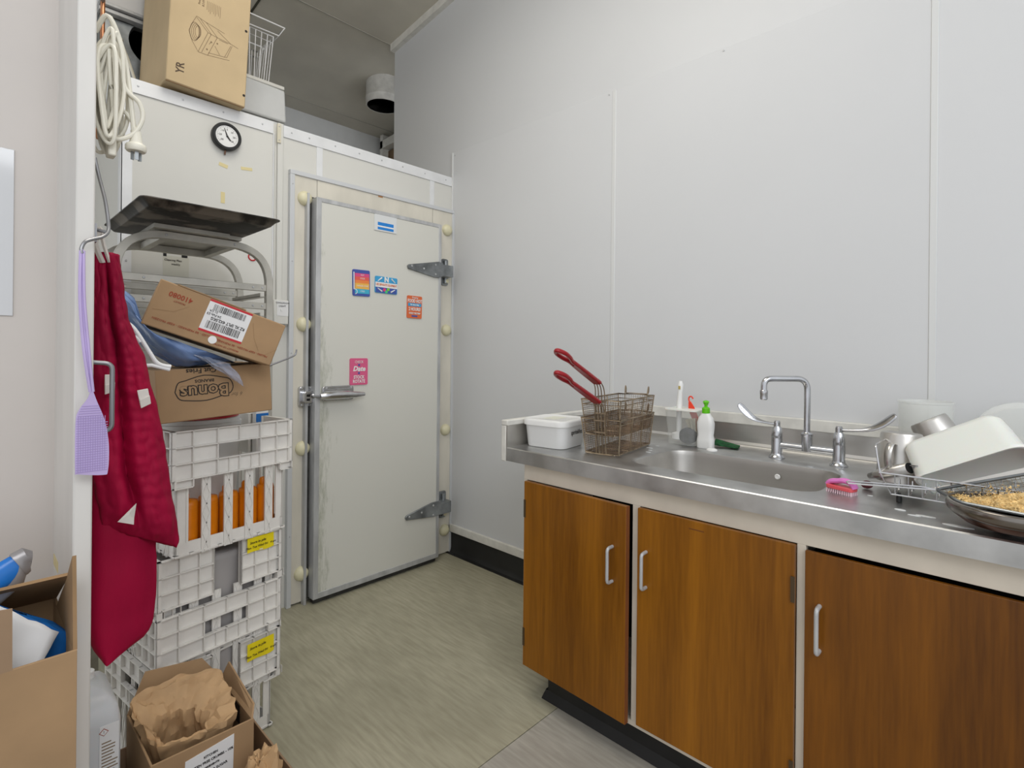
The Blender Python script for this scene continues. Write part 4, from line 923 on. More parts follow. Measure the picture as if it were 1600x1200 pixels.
# things in the crates
TA = Matrix.Translation((CO.x + .026, CO.y - .026, .666)) @ Matrix.Rotation(CA + R(1), 4, 'Z')
OB = None
for k in range(5):
    p = TA @ Vector(((.073, .131, .194, .256, .316)[k], .062, .012))
    if OB is None:
        OB = thing('orange_bottle', p, 'ribbed orange plastic bottle in the top crate', 'bottle', 'orange bottles behind the slats of the top crate', rot=(0, 0, CA), local=True)
        prof = [(0, 0), (.026, 0), (.029, .004)]
        for i in range(17): prof += [(.029, .008 + i * .0068), (.0272, .0114 + i * .0068)]
        prof += [(.0285, .126), (.025, .140), (.0, .146)]
        MB().lathe(prof, (0, 0, 0), 24).build('bottle_body', m_orange, OB, smooth=True, angle=180)
        MB().lathe([(.010, .140), (.011, .143), (.011, .158), (.008, .164), (0, .166)], (-.008, 0, 0), 16).build('knob_cap', m_orange, OB, smooth=True)
        o = OB
    else:
        o = OB.copy(); C.objects.link(o)
        for ch in OB.children:
            c = ch.copy(); C.objects.link(c); c.parent = o
        o.location = p
    o['label'] = ['leftmost ribbed orange bottle seen through the top crate slats', 'second orange ribbed bottle from the left in the top crate', 'middle orange ribbed bottle of the row in the top crate', 'fourth orange ribbed bottle from the left in the top crate', 'rightmost orange ribbed bottle in the top crate'][k]
bk = thing('white_bucket', TA @ Vector((.172, .222, .012)), 'white plastic bucket with red lid standing in the top crate', 'bucket', local=True)
MB().lathe([(0, 0), (.108, 0), (.112, .004), (.126, .330), (.131, .332), (.131, .352), (.128, .354), (.128, .366), (.124, .368), (.0, .368)], (0, 0, 0), 56).build('bucket_body', m_white, bk, smooth=True)
MB().lathe([(.120, .366), (.123, .367), (.123, .374), (.118, .376), (.0, .374)], (0, 0, 0), 56).build('lid', m_red, bk, smooth=True)
TB = Matrix.Translation((CO.x, CO.y, .165)) @ Matrix.Rotation(CA, 4, 'Z')
gb = thing('grey_bag', TB @ Vector((.19, .19, .18)), 'grey plastic packet seen through the notch of the third crate', 'bag', rot=(0, 0, CA), local=True)
gm = MB(); gm.grid(lambda u, v: ((u - .5) * .27 , -.155 + .010 * nz((u * 3, v * 3, 1), 2) + .012 * v * v, -.16 + v * .44), 16, 20); gm.grid(lambda u, v: ((u - .5) * .27, -.155 + .012 + v * .26, .28 + .01 * nz((u * 4, v * 4, 2))), 12, 12)
gm.build('bag_film', mat('grey_film', (158, 154, 152), .4, bump=.3, bscale=12), gb, smooth=True, angle=80, solid=.001)
T0 = Matrix.Translation((CO.x, CO.y, .002)) @ Matrix.Rotation(CA, 4, 'Z')
ob = OB.copy(); C.objects.link(ob)
for ch in OB.children:
    c = ch.copy(); C.objects.link(c); c.parent = ob
ob.location = T0 @ Vector((.192, .060, .095)); ob['label'] = 'single orange ribbed bottle low in the stack, through the bottom crate slats'
cp_ = thing('blue_packet', (-1.40, -.62, .98), 'small blue and white packet between the bucket and the rack leg', 'packet', local=True, rot=(0, 0, R(12)))
MB().box(-.025, .022, -.012, .012, -.10, .075).build('packet_body', m_white, cp_, bev=.003); MB().box(-.0255, .0225, -.0125, -.012, .02, .058).build('blue_print', m_bluebag, cp_)

# ================================================================== TRAY RACK
rk = thing('tray_rack', (-1.55, -.26, 0), 'aluminium bakery tray rack with arched ends behind the crates', 'rack')
XL, XR = -1.800, -1.297
for yy in (-.42, -.10):
    q = MB(); q.tube(rounded([(XR, yy, 0), (XR, yy, 1.668), (XL, yy, 1.668), (XL, yy, 0)], .145, 10), .0135, 4, flat=1.0)
    q = MB()
    path = rounded([(XR, yy, 0), (XR, yy, 1.668), (XL, yy, 1.668), (XL, yy, 0)], .15, 10); vs = []; n4 = 4
    for i, p in enumerate(path):
        t_ = (path[min(i + 1, len(path) - 1)] - path[max(i - 1, 0)]).normalized(); nn = Vector((0, 1, 0)).cross(t_).normalized()
        for a, b in ((-1, -1), (1, -1), (1, 1), (-1, 1)): vs.append(tuple(p + nn * .013 * a + Vector((0, 1, 0)) * .0125 * b))
    fs = [(i * 4 + k, i * 4 + (k + 1) % 4, (i + 1) * 4 + (k + 1) % 4, (i + 1) * 4 + k) for i in range(len(path) - 1) for k in range(4)] + [(0, 1, 2, 3), tuple(len(vs) - 4 + k for k in range(4))]
    q.add(vs, fs); ar = q.build('arch_frame', m_rackalu, rk, bev=.0015)
    screws(ar, [(x, yy - .0128, 1.668) for x in (-1.655, -1.43)], r=.005)
    for k, z in enumerate((1.512, 1.440, 1.36, 1.27, 1.16, 1.05, .93, .80, .66, .52, .38, .24)):
        if yy < -.3 and k > 2: continue
        rl = MB().box(XL + .01, XR - .010, yy - .008, yy + .006, z - .013, z + .013).build('tray_rail', m_rackalu, rk, bev=.0015)
        if k < 3: screws(rl, [(x, yy - .008, z) for x in (-1.72, -1.36, -1.325)], r=.0045)
for x in (-1.655, -1.43):
    MB().box(x - .013, x + .013, -.42, -.10, 1.656, 1.681).build('cross_bar', m_rackalu, rk, bev=.0015)
for z in (1.478, 1.40, 1.31):
    for x in (XL + .02, XR - .02): MB().box(x - .012, x + .012, -.415, -.105, z - .002, z + .002).box(x - .012, x - .009, -.415, -.105, z, z + .014).build('runner', m_rackalu, rk)
MB().box(-1.70, -1.46, -.47, -.445, 1.683, 1.697).box(-1.70, -1.41, -.445, -.085, 1.683, 1.697).build('support_plate', m_rackalu, rk)
hk = MB(); hk.tube(smooth_path([(XR - .01, -.435, 1.20), (-1.25, -.44, 1.222), (-1.206, -.44, 1.240), (-1.194, -.44, 1.250), (-1.190, -.44, 1.268)], 5), .0035, 8); hk.build('wire_hook', m_greywire, rk, smooth=True)

ty = thing('baking_tray', (-1.58, -.44, 1.697), 'black burnt baking tray lying on top of the rack', 'tray')
tx0, tx1, ty0, ty1, tz = -1.787, -1.380, -.730, -.150, 1.700
lv = []
for ox, z in ((-.022, tz - .002), (-.020, tz), (-.004, tz + .017), (.004, tz + .019), (.004, tz + .022), (-.003, tz + .022), (-.020, tz + .004), (-.10, tz + .003)):
    lv.append([(x, y, z) for x, y in rrect(tx0 - ox, tx1 + ox, ty0 - ox, ty1 + ox, .022 + max(ox, -.01), 4)])
n = len(lv[0]); q = MB()
q.add([p for l in lv for p in l], [(j * n + i, j * n + (i + 1) % n, (j + 1) * n + (i + 1) % n, (j + 1) * n + i) for j in range(len(lv) - 1) for i in range(n)] + [tuple(range(n))[::-1], tuple((len(lv) - 1) * n + i for i in range(n))])
q.build('tray_pan', m_traydark, ty, smooth=True, angle=50)

# ================================================================== CARTONS ON THE STACK
def FX(t, m, x0, x1, z0, z1, d=.0005, name='print'): return MB().box(x0, x1, -d, -d + .0004, z0, z1).build(name, m, t)
def lines(t, m, segs, w_=.0007, d=.0006, name='line_drawing', parent=None):
    q = MB()
    for seg in segs:
        for (a, b) in zip(seg[:-1], seg[1:]):
            dx, dz = b[0] - a[0], b[1] - a[1]; l = math.hypot(dx, dz) or 1; nx, nz_ = -dz / l * w_, dx / l * w_
            q.add([(a[0] + nx, -d, a[1] + nz_), (b[0] + nx, -d, b[1] + nz_), (b[0] - nx, -d, b[1] - nz_), (a[0] - nx, -d, a[1] - nz_)], [(0, 1, 2, 3)])
    return q.build(name, m, t)
def carton(name, W, D, Hh, m, loc, rot, label, mside=None):
    t = thing(name, loc, label, 'box', rot=rot, local=True)
    q = MB(); q.box(0, W, 0, D, 0, Hh); q.build('carton_body', m, t, bev=.003)
    q = MB(); q.box(W * .02, W * .98, D * .5 - .001, D * .5 + .001, Hh - .001, Hh + .0006); q.build('flap_seam', m_kraft_d, t)
    return t
# logo carton
bx = carton('logo_carton', .305, .27, .146, m_kraft, (-1.787, -.932, 1.064), (0, R(-3.2), R(1)), 'brown carton with upside-down oval brand logo resting on the bucket')
UD = lambda x, z, d=.0006: face_mtx((x, -d, z), (-1, 0, 0), (0, 0, -1))
hexp = [(.044, .082), (.052, .106), (.070, .112), (.118, .124), (.165, .115), (.186, .107), (.194, .086), (.186, .068), (.165, .062), (.122, .052), (.075, .056), (.054, .062), (.044, .082)]
lines(bx, m_ink, [[(p.x, p.y) for p in smooth_path([(a, b, 0) for a, b in hexp], 3)]], .0013)
text('Bonus', .050, m_ink, bx, UD(.119, .080), bold=.0030, sx=1.02); text('Bonus', .050, m_kraft, bx, UD(.1190, .0800, .0014), bold=.0004, sx=1.02, name='letter_fill') 
text('BRANDS', .012, m_ink, bx, UD(.119, .109), sx=1.1, bold=.0002)
text('Cut Fries', .019, m_ink, bx, UD(.112, .138), sx=1.1, bold=.0003)
text('6 for', .016, m_ink_soft, bx, UD(.205, .062), shear=.3)
# tilted carton with barcode
b2 = carton('barcode_carton', .330, .235, .126, m_kraft, (-1.836, -.972, 1.334), (0, R(20), R(-10)), 'brown carton with red-edged barcode label lying tilted on the blue bag')
MB().box(.040, .215, -.001, .10, .126, .1285).build('top_flap', m_kraft, b2)
x0, x1, z0, z1 = .124, .236, .038, .117
FX(b2, m_paper, x0, x1, z0, z1, .0006, 'barcode_label'); FX(b2, m_red, x0, x1, z1, z1 + .006, .0007, 'red_edge'); FX(b2, m_red, x0, x1, z0 - .006, z0, .0007, 'red_edge')
q = MB(); random.seed(3)
for zr0, zr1, a, b in ((z0 + .006, z0 + .027, x0 + .012, x1 - .012), (z1 - .022, z1 - .004, x0 + .014, x1 - .014)):
    x = a
    while x < b:
        w_ = random.choice((.0007, .0007, .0014, .002)); q.box(x, x + w_, -.0012, -.0007, zr0, zr1); x += w_ + random.choice((.0009, .0014, .0022))
q.build('barcode', m_ink, b2)
text('RZ XL SPLT 4X2.5KG', .0115, m_ink, b2, UD(.186, .073, .0012), sx=.85, bold=.0002); text('24-Feb-23', .009, m_ink, b2, UD(.146, .0835, .0012)); text('21 CA', .008, m_ink, b2, UD(.142, .0925, .0012))
text('410080', .019, m_redink, b2, UD(.058, .098), sx=1.0, bold=.0003); text('PRODUCT', .006, m_redink, b2, UD(.060, .083))
text('HOT FILLED - BE PREPARED - KEEP FROZEN', .0078, m_redink, b2, UD(.100, .024), sx=1.1); text('MILLERS - KEEP FROZEN - BE PREPARED', .0078, m_redink, b2, UD(.245, .022), sx=1.0); text('PRODUCT OF AUSTRALIA', .0065, m_redink, b2, UD(.200, .010), sx=1.0)
MB().lathe([(0, -.0014), (.0105, -.0012), (.011, -.0002)], (.166, 0, .018), 24, 'y').build('round_sticker', m_white, b2)
lines(b2, m_kraft_d, [[(.01, .045), (.055, .055), (.085, .082)], [(.245, .10), (.262, .06), (.285, .03)], [(.30, .02), (.33, .05)]], .0005, name='crease')
# blue plastic bag between
def bagshape(u, v):
    a = u * 2 * math.pi; ph = .05 + v * (math.pi - .1); sx, sy, sz = math.cos(a) * math.sin(ph), math.sin(a) * math.sin(ph), math.cos(ph)
    r_ = 1 + .14 * nz((sx, sy, sz), 2.2, 5) + .09 * nz((sx, sy, sz), 5, 3)
    x, y, z = -1.745 + .175 * sx * r_, -.870 + .112 * sy * r_, 1.268 + .056 * sz * r_
    lift = max(0, (-1.72 - x)) * .62; z += lift
    lim = 1.322 + (-1.836 - x) * .364 - .004
    if z > lim and x > -1.836: z = lim
    if x < -1.80: z += (-1.80 - x) * .45
    fl_ = 1.2155 + (x + 1.78) * .056
    return (x, y, max(z, fl_))
bb = thing('blue_plastic_bag', (-1.74, -.87, 1.216), 'crumpled blue plastic bag squashed between the two brown cartons', 'bag')
MB().grid(bagshape, 56, 34, True).build('bag_body', m_bluefilm, bb, smooth=True, angle=180)
q = MB(); q.grid(lambda u, v: (-1.745 + .13 * u + .035 * v + .008 * nz((u * 4, v * 4, 0)), -.952 - .026 * math.sin(v * 2.4) - .006 * nz((u * 6, v * 5, 2)), 1.272 - .045 * u - (.020 + .048 * u) * v + .006 * nz((u * 5, v * 3, 7))), 24, 12)
q.build('loose_film', m_film, bb, smooth=True, angle=180, solid=.0004)

# ================================================================== APRON / JACKET HANGING, HANGER, STRIPS
ap = thing('crimson_jacket', (-1.90, -1.15, 1.46), 'crimson quilted jacket hanging in heavy folds beside the post', 'clothing')
def interp(tab, z):
    for (z1, a1), (z0, a0) in zip(tab[:-1], tab[1:]):
        if z0 <= z <= z1:
            t = (z - z0) / (z1 - z0 + 1e-9); return a0 + (a1 - a0) * t
    return tab[0][1] if z > tab[0][0] else tab[-1][1]
RB = [(1.464, -1.913), (1.333, -1.902), (1.247, -1.875), (1.127, -1.850), (1.035, -1.838), (.90, -1.832), (.80, -1.835), (.782, -1.833), (.693, -1.834), (.635, -1.84), (.610, -1.850), (.595, -1.870), (.584, -1.905), (.578, -1.918)]
LB = [(1.464, -1.960), (.66, -1.962), (.62, -1.955), (.600, -1.948), (.578, -1.935)]
def back(u, v):
    z = 1.464 - v * (1.464 - .579); xl, xr = interp(LB, z), interp(RB, z); a = u * 2 * math.pi
    cx_, hw = (xl + xr) / 2, (xr - xl) / 2; dep = .020 + .016 * v
    f = .010 * math.sin(cx_ * 20 + u * 15 + v * 2) * v + .005 * nz((u * 3, v * 7, 1), 2)
    c, s_ = math.cos(a), math.sin(a); k = 1.0 if abs(c) < 1 else 1
    return (cx_ + hw * math.copysign(abs(c) ** .6, c), -1.135 + dep * math.copysign(abs(s_) ** .8, s_) + f, z)
q = MB(); q.grid(back, 44, 70, True); bko = q.build('jacket_back', m_cloth, ap, smooth=True, angle=180)
RF = [(1.474, -1.918), (1.40, -1.908), (1.333, -1.900), (1.247, -1.868), (1.187, -1.857), (1.127, -1.842), (1.035, -1.826), (.94, -1.815), (.88, -1.804), (.83, -1.798), (.812, -1.797), (.790, -1.800)]
LF = [(1.474, -1.962), (1.2, -1.962), (1.0, -1.958), (.93, -1.945), (.87, -1.938), (.79, -1.935)]
def front(u, v):
    zb_ = .868 - .062 * math.sin(min(1, u * 1.06) * math.pi * .56) if True else 0
    zb_ = .885 - .085 * (u ** .9)
    z = 1.474 - v * (1.474 - zb_); xl, xr = interp(LF, z), interp(RF, z)
    x = xl + (xr - xl) * u
    g1 = math.exp(-((u - (.46 + .04 * math.sin(v * 7))) / .085) ** 2) * .030 * min(1, 6 * (1 - v) + .1) * min(1, v * 8)      # deep fold between the sleeves
    bulge = math.sin(math.pi * min(1, max(0, u))) ** .55 * (.024 + .014 * v)
    quilt = .0028 * math.sin(z * 260 + 5 * nz((u * 2, z * 7, 0), 1.5)) * math.exp(-((u - .60) / .22) ** 2) * min(1, v * 4) * (1 - .8 * v) + .006 * nz((u * 3.4, z * 6, 3), 2.0) + .0035 * nz((u * 9, z * 34, 8), 1.6)
    end = (1 - (1 - min(1, (1 - v) * 9)) ** 2) if v > .88 else 1
    return (x + .003 * nz((u, z * 15, 5), 2), -1.168 - bulge * end + g1 - quilt, z)
q = MB(); q.grid(front, 56, 110); q.build('jacket_front', m_cloth, ap, smooth=True, angle=180, solid=.006)
q = MB(); q.grid(lambda u, v: (lambda p: (p[0], p[1] + (.052 if v > 0 else .0) * v, p[2] + .012 * v * v))(front(u, 1.0)), 40, 4); q.build('hem_fold', m_cloth, ap, smooth=True, angle=180, solid=.003)
for (x, z, w_, h_, a) in ((-1.938, 1.196, .017, .036, 0), (-1.877, 1.163, .020, .034, -10)):
    q = MB(); q.T = Matrix.Translation((x, -1.217, z)) @ Matrix.Rotation(R(a), 4, 'Y'); q.box(-w_ / 2, w_ / 2, -.002, .002, -h_ / 2, h_ / 2); q.hexa([(-w_ / 2, -.0035, -h_ / 2 - .006), (w_ / 2, -.0035, -h_ / 2), (w_ / 2, -.001, -h_ / 2), (-w_ / 2, -.001, -h_ / 2 - .006), (-w_ / 2, -.006, -.004), (w_ / 2, -.006, .002), (w_ / 2, -.001, .002), (-w_ / 2, -.001, -.004)])
    q.build('pale_tab', m_lining, ap, bev=.001)
q = MB(); q.add([(-1.922, -1.216, .899), (-1.903, -1.220, .912), (-1.889, -1.216, .932), (-1.893, -1.214, .900), (-1.895, -1.224, .889)], [(0, 1, 2), (1, 3, 2), (0, 4, 1), (1, 4, 3)]); q.build('pale_tab', m_lining, ap, solid=.002)
q = MB(); q.tube(smooth_path([(-1.948, -1.19, 1.452), (-1.962, -1.20, 1.49), (-1.955, -1.21, 1.520), (-1.948, -1.20, 1.49), (-1.936, -1.19, 1.455)], 5), .004, 6, flat=2.0); q.build('hanging_tape', m_lining, ap, smooth=True)
hg = thing('coat_hanger', (-1.87, -1.11, 1.25), 'white plastic coat hanger arms sticking out from behind the jacket', 'hanger')
q = MB(); q.tube(smooth_path([(-1.895, -1.125, 1.33), (-1.878, -1.13, 1.312), (-1.850, -1.13, 1.262), (-1.836, -1.13, 1.238), (-1.822, -1.13, 1.229), (-1.806, -1.13, 1.226)], 6), .0048, 10); q.tube(smooth_path([(-1.90, -1.125, 1.298), (-1.878, -1.13, 1.296), (-1.868, -1.13, 1.284)], 5), .0045, 10)
q.tube([(-1.885, -1.128, 1.228), (-1.845, -1.13, 1.230), (-1.808, -1.13, 1.219)], .0045, 10); q.tube([(-1.90, -1.125, 1.33), (-1.895, -1.125, 1.30)], .004, 6); q.build('hanger_frame', m_wirewhite, hg, smooth=True)

# ================================================================== POST: cords, hooks, swatter
cdl = thing('extension_lead', (-1.945, -1.27, 1.90), 'coiled white extension lead hanging from the post with its plug dangling', 'cord')
random.seed(11)
q = MB()
for k in range(14):
    cx_ = -1.952 + .010 * random.uniform(-1, 1); cy_ = -1.275 + .030 * random.uniform(-1, 1); top = 1.905 - .045 * random.random(); bot = 1.665 + .05 * random.random(); w_ = .010 + .013 * random.random(); ph = random.random() * .6
    pts = []
    for i in range(14):
        a = 2 * math.pi * i / 14 + ph; pts.append((cx_ + w_ * math.cos(a) + .005 * math.sin(2 * a + k), cy_ + .012 * math.sin(a + k), (top + bot) / 2 + (top - bot) / 2 * math.sin(a)))
    q.tube(smooth_path(pts, 4, True), .0037, 8, closed=True)
q.build('cable_coil', m_cable, cdl, smooth=True)
q = MB(); q.tube(smooth_path([(-1.955, -1.29, 1.93), (-1.935, -1.29, 1.87), (-1.930, -1.29, 1.80), (-1.905, -1.29, 1.775), (-1.899, -1.29, 1.745), (-1.912, -1.29, 1.712), (-1.935, -1.29, 1.692), (-1.952, -1.29, 1.69)], 7), .0043, 10)
q.tube(smooth_path([(-1.945, -1.28, 1.76), (-1.925, -1.28, 1.75), (-1.912, -1.28, 1.73), (-1.914, -1.28, 1.715)], 6), .0042, 8)
q.tube(smooth_path([(-1.975, -1.27, 1.90), (-1.960, -1.29, 1.93), (-1.942, -1.29, 1.90), (-1.925, -1.28, 1.84), (-1.915, -1.285, 1.74), (-1.912, -1.285, 1.70)], 6), .0046, 8)
q.build('cable_tail', m_cable, cdl, smooth=True)
q = MB(); pc = Vector((-1.909, -1.285, 1.690)); q.lathe([(.0, .034), (.007, .033), (.009, .022), (.0105, .008), (.012, .002), (.0165, -.001), (.0185, -.004), (.0185, -.012), (.0165, -.015), (.0, -.015)], tuple(pc), 26); q.build('plug_body', m_cable, cdl, smooth=True)
q = MB()
for dx, dy, a in ((-.006, 0, 28), (.007, .001, -28), (.0, -.007, 0)):
    q.T = Matrix.Translation(pc + Vector((dx, dy, -.017))) @ Matrix.Rotation(R(a), 4, 'Z'); q.box(-.0032, .0032, -.0008, .0008, -.016, .001)
q.build('plug_pin', m_zinc, cdl)
MB().box(-1.956, -1.942, -1.292, -1.262, 1.655, 1.690).build('inline_socket', m_cable, cdl, bev=.003)
wh = thing('bent_wire_hook', (-1.984, -1.34, 1.50), 'grey bent wire hook fixed to the post holding the lilac swatter', 'hook')
q = MB(); q.tube(smooth_path([(-1.978, -1.30, 1.64), (-1.972, -1.31, 1.60), (-1.966, -1.33, 1.555), (-1.963, -1.345, 1.51), (-1.965, -1.355, 1.490), (-1.975, -1.362, 1.478), (-1.990, -1.372, 1.470), (-2.002, -1.380, 1.462), (-2.0075, -1.383, 1.449), (-2.0065, -1.384, 1.440)], 7), .0032, 10)
q.tube([(-1.984, -1.335, 1.495), (-1.966, -1.350, 1.490)], .0032, 8); q.box(-1.9845, -1.980, -1.345, -1.325, 1.470, 1.505); q.build('hook_wire', m_greywire, wh, smooth=True)
uh = thing('pull_bar', (-1.984, -1.335, 1.17), 'grey steel pull bar fixed upright on the post over the jacket', 'handle')
MB().tube(rounded([(-1.984, -1.33, 1.243), (-1.953, -1.335, 1.240), (-1.953, -1.335, 1.112), (-1.984, -1.33, 1.105)], .012, 5), .0042, 12).build('bar', m_greywire, uh, smooth=True)
swt = thing('fly_swatter', (-2.0, -1.384, 1.10), 'lilac plastic fly swatter hanging in front of the white post', 'swatter')
q = MB(); q.tube(smooth_path([(-2.0085, -1.384, 1.445), (-2.009, -1.384, 1.36), (-2.003, -1.383, 1.27), (-1.993, -1.382, 1.19)], 6), .0026, 6, flat=1.0); q.tube(smooth_path([(-2.0045, -1.384, 1.445), (-2.003, -1.384, 1.36), (-1.996, -1.383, 1.27), (-1.989, -1.382, 1.19)], 6), .0026, 6)
q.tube([(-2.0095, -1.384, 1.440), (-2.0065, -1.384, 1.4475), (-2.0035, -1.384, 1.440)], .0024, 6)
q.add([(-2.0085, -1.384, 1.43), (-2.0045, -1.384, 1.43), (-2.003, -1.384, 1.36), (-1.996, -1.383, 1.27), (-1.989, -1.382, 1.19), (-1.993, -1.382, 1.19), (-2.003, -1.383, 1.27), (-2.009, -1.384, 1.36)], [(0, 1, 2, 7), (7, 2, 3, 6), (6, 3, 4, 5)])
q.build('handle', m_purple, swt, smooth=True)
outl = smooth_path([(-1.993, 1.192, 0), (-1.997, 1.178, 0), (-2.009, 1.158, 0), (-2.0135, 1.135, 0), (-2.0135, 1.05, 0), (-2.010, 1.043, 0), (-1.973, 1.036, 0), (-1.966, 1.043, 0), (-1.965, 1.09, 0), (-1.971, 1.135, 0), (-1.983, 1.172, 0), (-1.989, 1.192, 0)], 4)
MB().prism([(p.x, p.y) for p in outl], -1.3835, -1.3820, 'y').build('blade', m_purple, swt)
q = MB()
def bw_(z):
    if z > 1.135: t = (z - 1.135) / .05; return -2.0125 + .018 * t ** 1.5, -1.972 - .014 * t
    return -2.0125, -1.967
z = 1.045
while z < 1.165:
    a, b = bw_(z); q.box(a, b, -1.3842, -1.3834, z, z + .0012); z += .0044
x = -2.010
while x < -1.968: q.box(x, x + .0008, -1.3841, -1.3834, 1.046, 1.146); x += .0035
q.build('blade_grid', m_purple_d, swt)
tag(MB().box(-2.46, -2.081, -1.0835, -1.0803, 1.335, 1.682).build('laminated_notice', m_laminate, bev=.0008), 'glossy laminated blank notice on the left wall', 'notice')

# ================================================================== BOTTOM LEFT: cartons, jerrycan
def open_carton(t, x0, x1, y0, y1, z0, z1, m, mi=None, th=.005):
    for nm, a in (('front_wall', (x0, x1, y0, y0 + th, z0, z1)), ('back_wall', (x0, x1, y1 - th, y1, z0, z1)), ('left_wall', (x0, x0 + th, y0 + th, y1 - th, z0, z1)), ('right_wall', (x1 - th, x1, y0 + th, y1 - th, z0, z1)), ('carton_base', (x0 + th, x1 - th, y0 + th, y1 - th, z0, z0 + th))):
        MB().box(*a).build(nm, m, t, bev=.0012)
bc = thing('big_carton', (-2.22, -1.35, 0), 'tall open brown carton in the left foreground with blue packets inside', 'box')
open_carton(bc, -2.42, -2.019, -1.472, -1.20, .0, .767, m_kraft)
MB().hexa([(-2.42, -1.204, .765), (-2.019, -1.204, .765), (-2.019, -1.200, .765), (-2.42, -1.200, .765), (-2.42, -1.375, .862), (-2.019, -1.375, .862), (-2.019, -1.371, .866), (-2.42, -1.371, .866)]).build('back_flap', m_kraft_d, bc)
MB().prism([(-1.468, .766), (-1.449, .918), (-1.405, .880), (-1.385, .860), (-1.25, .766)], -2.024, -2.0185, 'x').build('right_flap', m_kraft_d, bc)
MB().prism([(-2.30, .766), (-2.098, .766), (-2.0985, .862), (-2.30, .885)], -1.472, -1.468, 'y').build('front_flap', m_kraft_i, bc)
pk2 = thing('blue_packet', (-2.08, -1.40, .60), 'blue foil packet with white label flap lying in the big carton', 'packet')
def sheet(name, pts, m, t, th=.002, n=10, amp=.003, seed=0):
    P = [Vector(p) for p in pts]
    q = MB(); q.grid(lambda u, v: tuple(P[0].lerp(P[1], u).lerp(P[3].lerp(P[2], u), v) + Vector((0, amp * nz((u * 3, v * 3, seed), 1.5), amp * nz((u * 4, v * 2, seed + 3), 1.5)))), n, n)
    return q.build(name, m, t, smooth=True, angle=180, solid=th)
sheet('white_label', [(-2.135, -1.405, .872), (-2.036, -1.408, .779), (-2.074, -1.432, .715), (-2.150, -1.432, .715)], m_paper, pk2, seed=1)
q = MB(); q.T = Matrix.Translation((-2.122, -1.372, .772)) @ Matrix.Rotation(R(37), 4, 'Y'); q.grid(lambda u, v: (lambda a, ph: (.115 * math.copysign(abs(math.cos(a)) ** .5, math.cos(a)) * math.sin(ph) ** .5, .022 * math.sin(a) * math.sin(ph) ** .5 * (1 + .2 * nz((a, ph, 0), 3)), .058 * math.copysign(abs(math.cos(ph)) ** .5, math.cos(ph)) + .003 * nz((a, ph, 2), 4)))(u * 2 * math.pi, .02 + v * (math.pi - .04)), 40, 20, True)
q.build('packet_body', m_bluebag, pk2, smooth=True, angle=180)
q = MB(); x = -2.075
for i in range(9): q.box(-2.094 + i * .0028, -2.0928 + i * .0028, -1.4345, -1.4332, .722, .742)
q.build('barcode', m_ink, pk2)
slv = thing('blue_sleeve', (-2.10, -1.33, .80), 'blue patterned sleeve with grey rolled end sticking out of the big carton', 'packet')
q = MB(); a = Vector((-2.17, -1.36, .845)); b = Vector((-2.083, -1.345, .892)); q.tube([a, a.lerp(b, .35), a.lerp(b, .7), b], [.026, .025, .023, .021], 20, flat=.5); q.build('sleeve_body', m_bluebag, slv, smooth=True)
q = MB(); q.tube([b - (b - a) * .03, b, b + (b - a) * .10, b + (b - a) * .17 + Vector((0, 0, -.004))], [.0235, .024, .023, .014], 20, flat=.55); q.tube([b, b + Vector((-.006, 0, -.03)), b + Vector((-.030, .002, -.055))], [.014, .013, .010], 14, flat=.8); q.build('rolled_end', m_silver, slv, smooth=True)

jc = thing('jerrycan', (-1.93, -.96, 0), 'white plastic jerrycan with printed warning label behind the post foot', 'jerrycan')
lv = []
for gx_, gy, z, r_ in ((.046, .098, .0, .014), (.048, .10, .004, .016), (.048, .10, .385, .016), (.043, .092, .418, .016), (.030, .07, .438, .012), (.018, .05, .446, .008)):
    lv.append([(-1.931 + x, -.962 + y, z) for x, y in rrect(-gx_, gx_, -gy, gy, r_, 4)])
n = len(lv[0]); MB().add([p for l in lv for p in l], [(j * n + i, j * n + (i + 1) % n, (j + 1) * n + (i + 1) % n, (j + 1) * n + i) for j in range(len(lv) - 1) for i in range(n)] + [tuple(range(n))[::-1], tuple((len(lv) - 1) * n + i for i in range(n))]).build('can_body', m_jerry, jc, smooth=True, angle=60)
lb = MB().box(-1.926, -1.889, -1.0632, -1.0620, .215, .385).build('printed_label', m_paper, jc)

q = MB(); random.seed(5)
for k in range(17): q.box(-1.922, -1.922 + .018 + .014 * random.random(), -1.0637, -1.0631, .222 + k * .0076, .2245 + k * .0076)
q.build('small_print', m_ink_soft, lb)
lines_ = MB(); lines_.T = Matrix.Translation((-1.918, -1.0634, .371)) @ Matrix.Rotation(R(45), 4, 'Y'); lines_.box(-.0065, .0065, -.0006, 0, -.0065, .0065); lines_.build('warning_diamond', m_redink, lb)
lines_ = MB(); lines_.T = Matrix.Translation((-1.918, -1.0640, .371)) @ Matrix.Rotation(R(45), 4, 'Y'); lines_.box(-.0052, .0052, -.0004, 0, -.0052, .0052); lines_.build('warning_field', m_paper, lb)
text('!', .009, m_ink, lb, face_mtx((-1.918, -1.0646, .371), (1, 0, 0), (0, 0, 1)))
MB().lathe([(0, .446), (.014, .446), (.014, .462), (.012, .464), (0, .464)], (-1.931, -.93, 0), 18).build('screw_cap', m_white, jc, smooth=True)

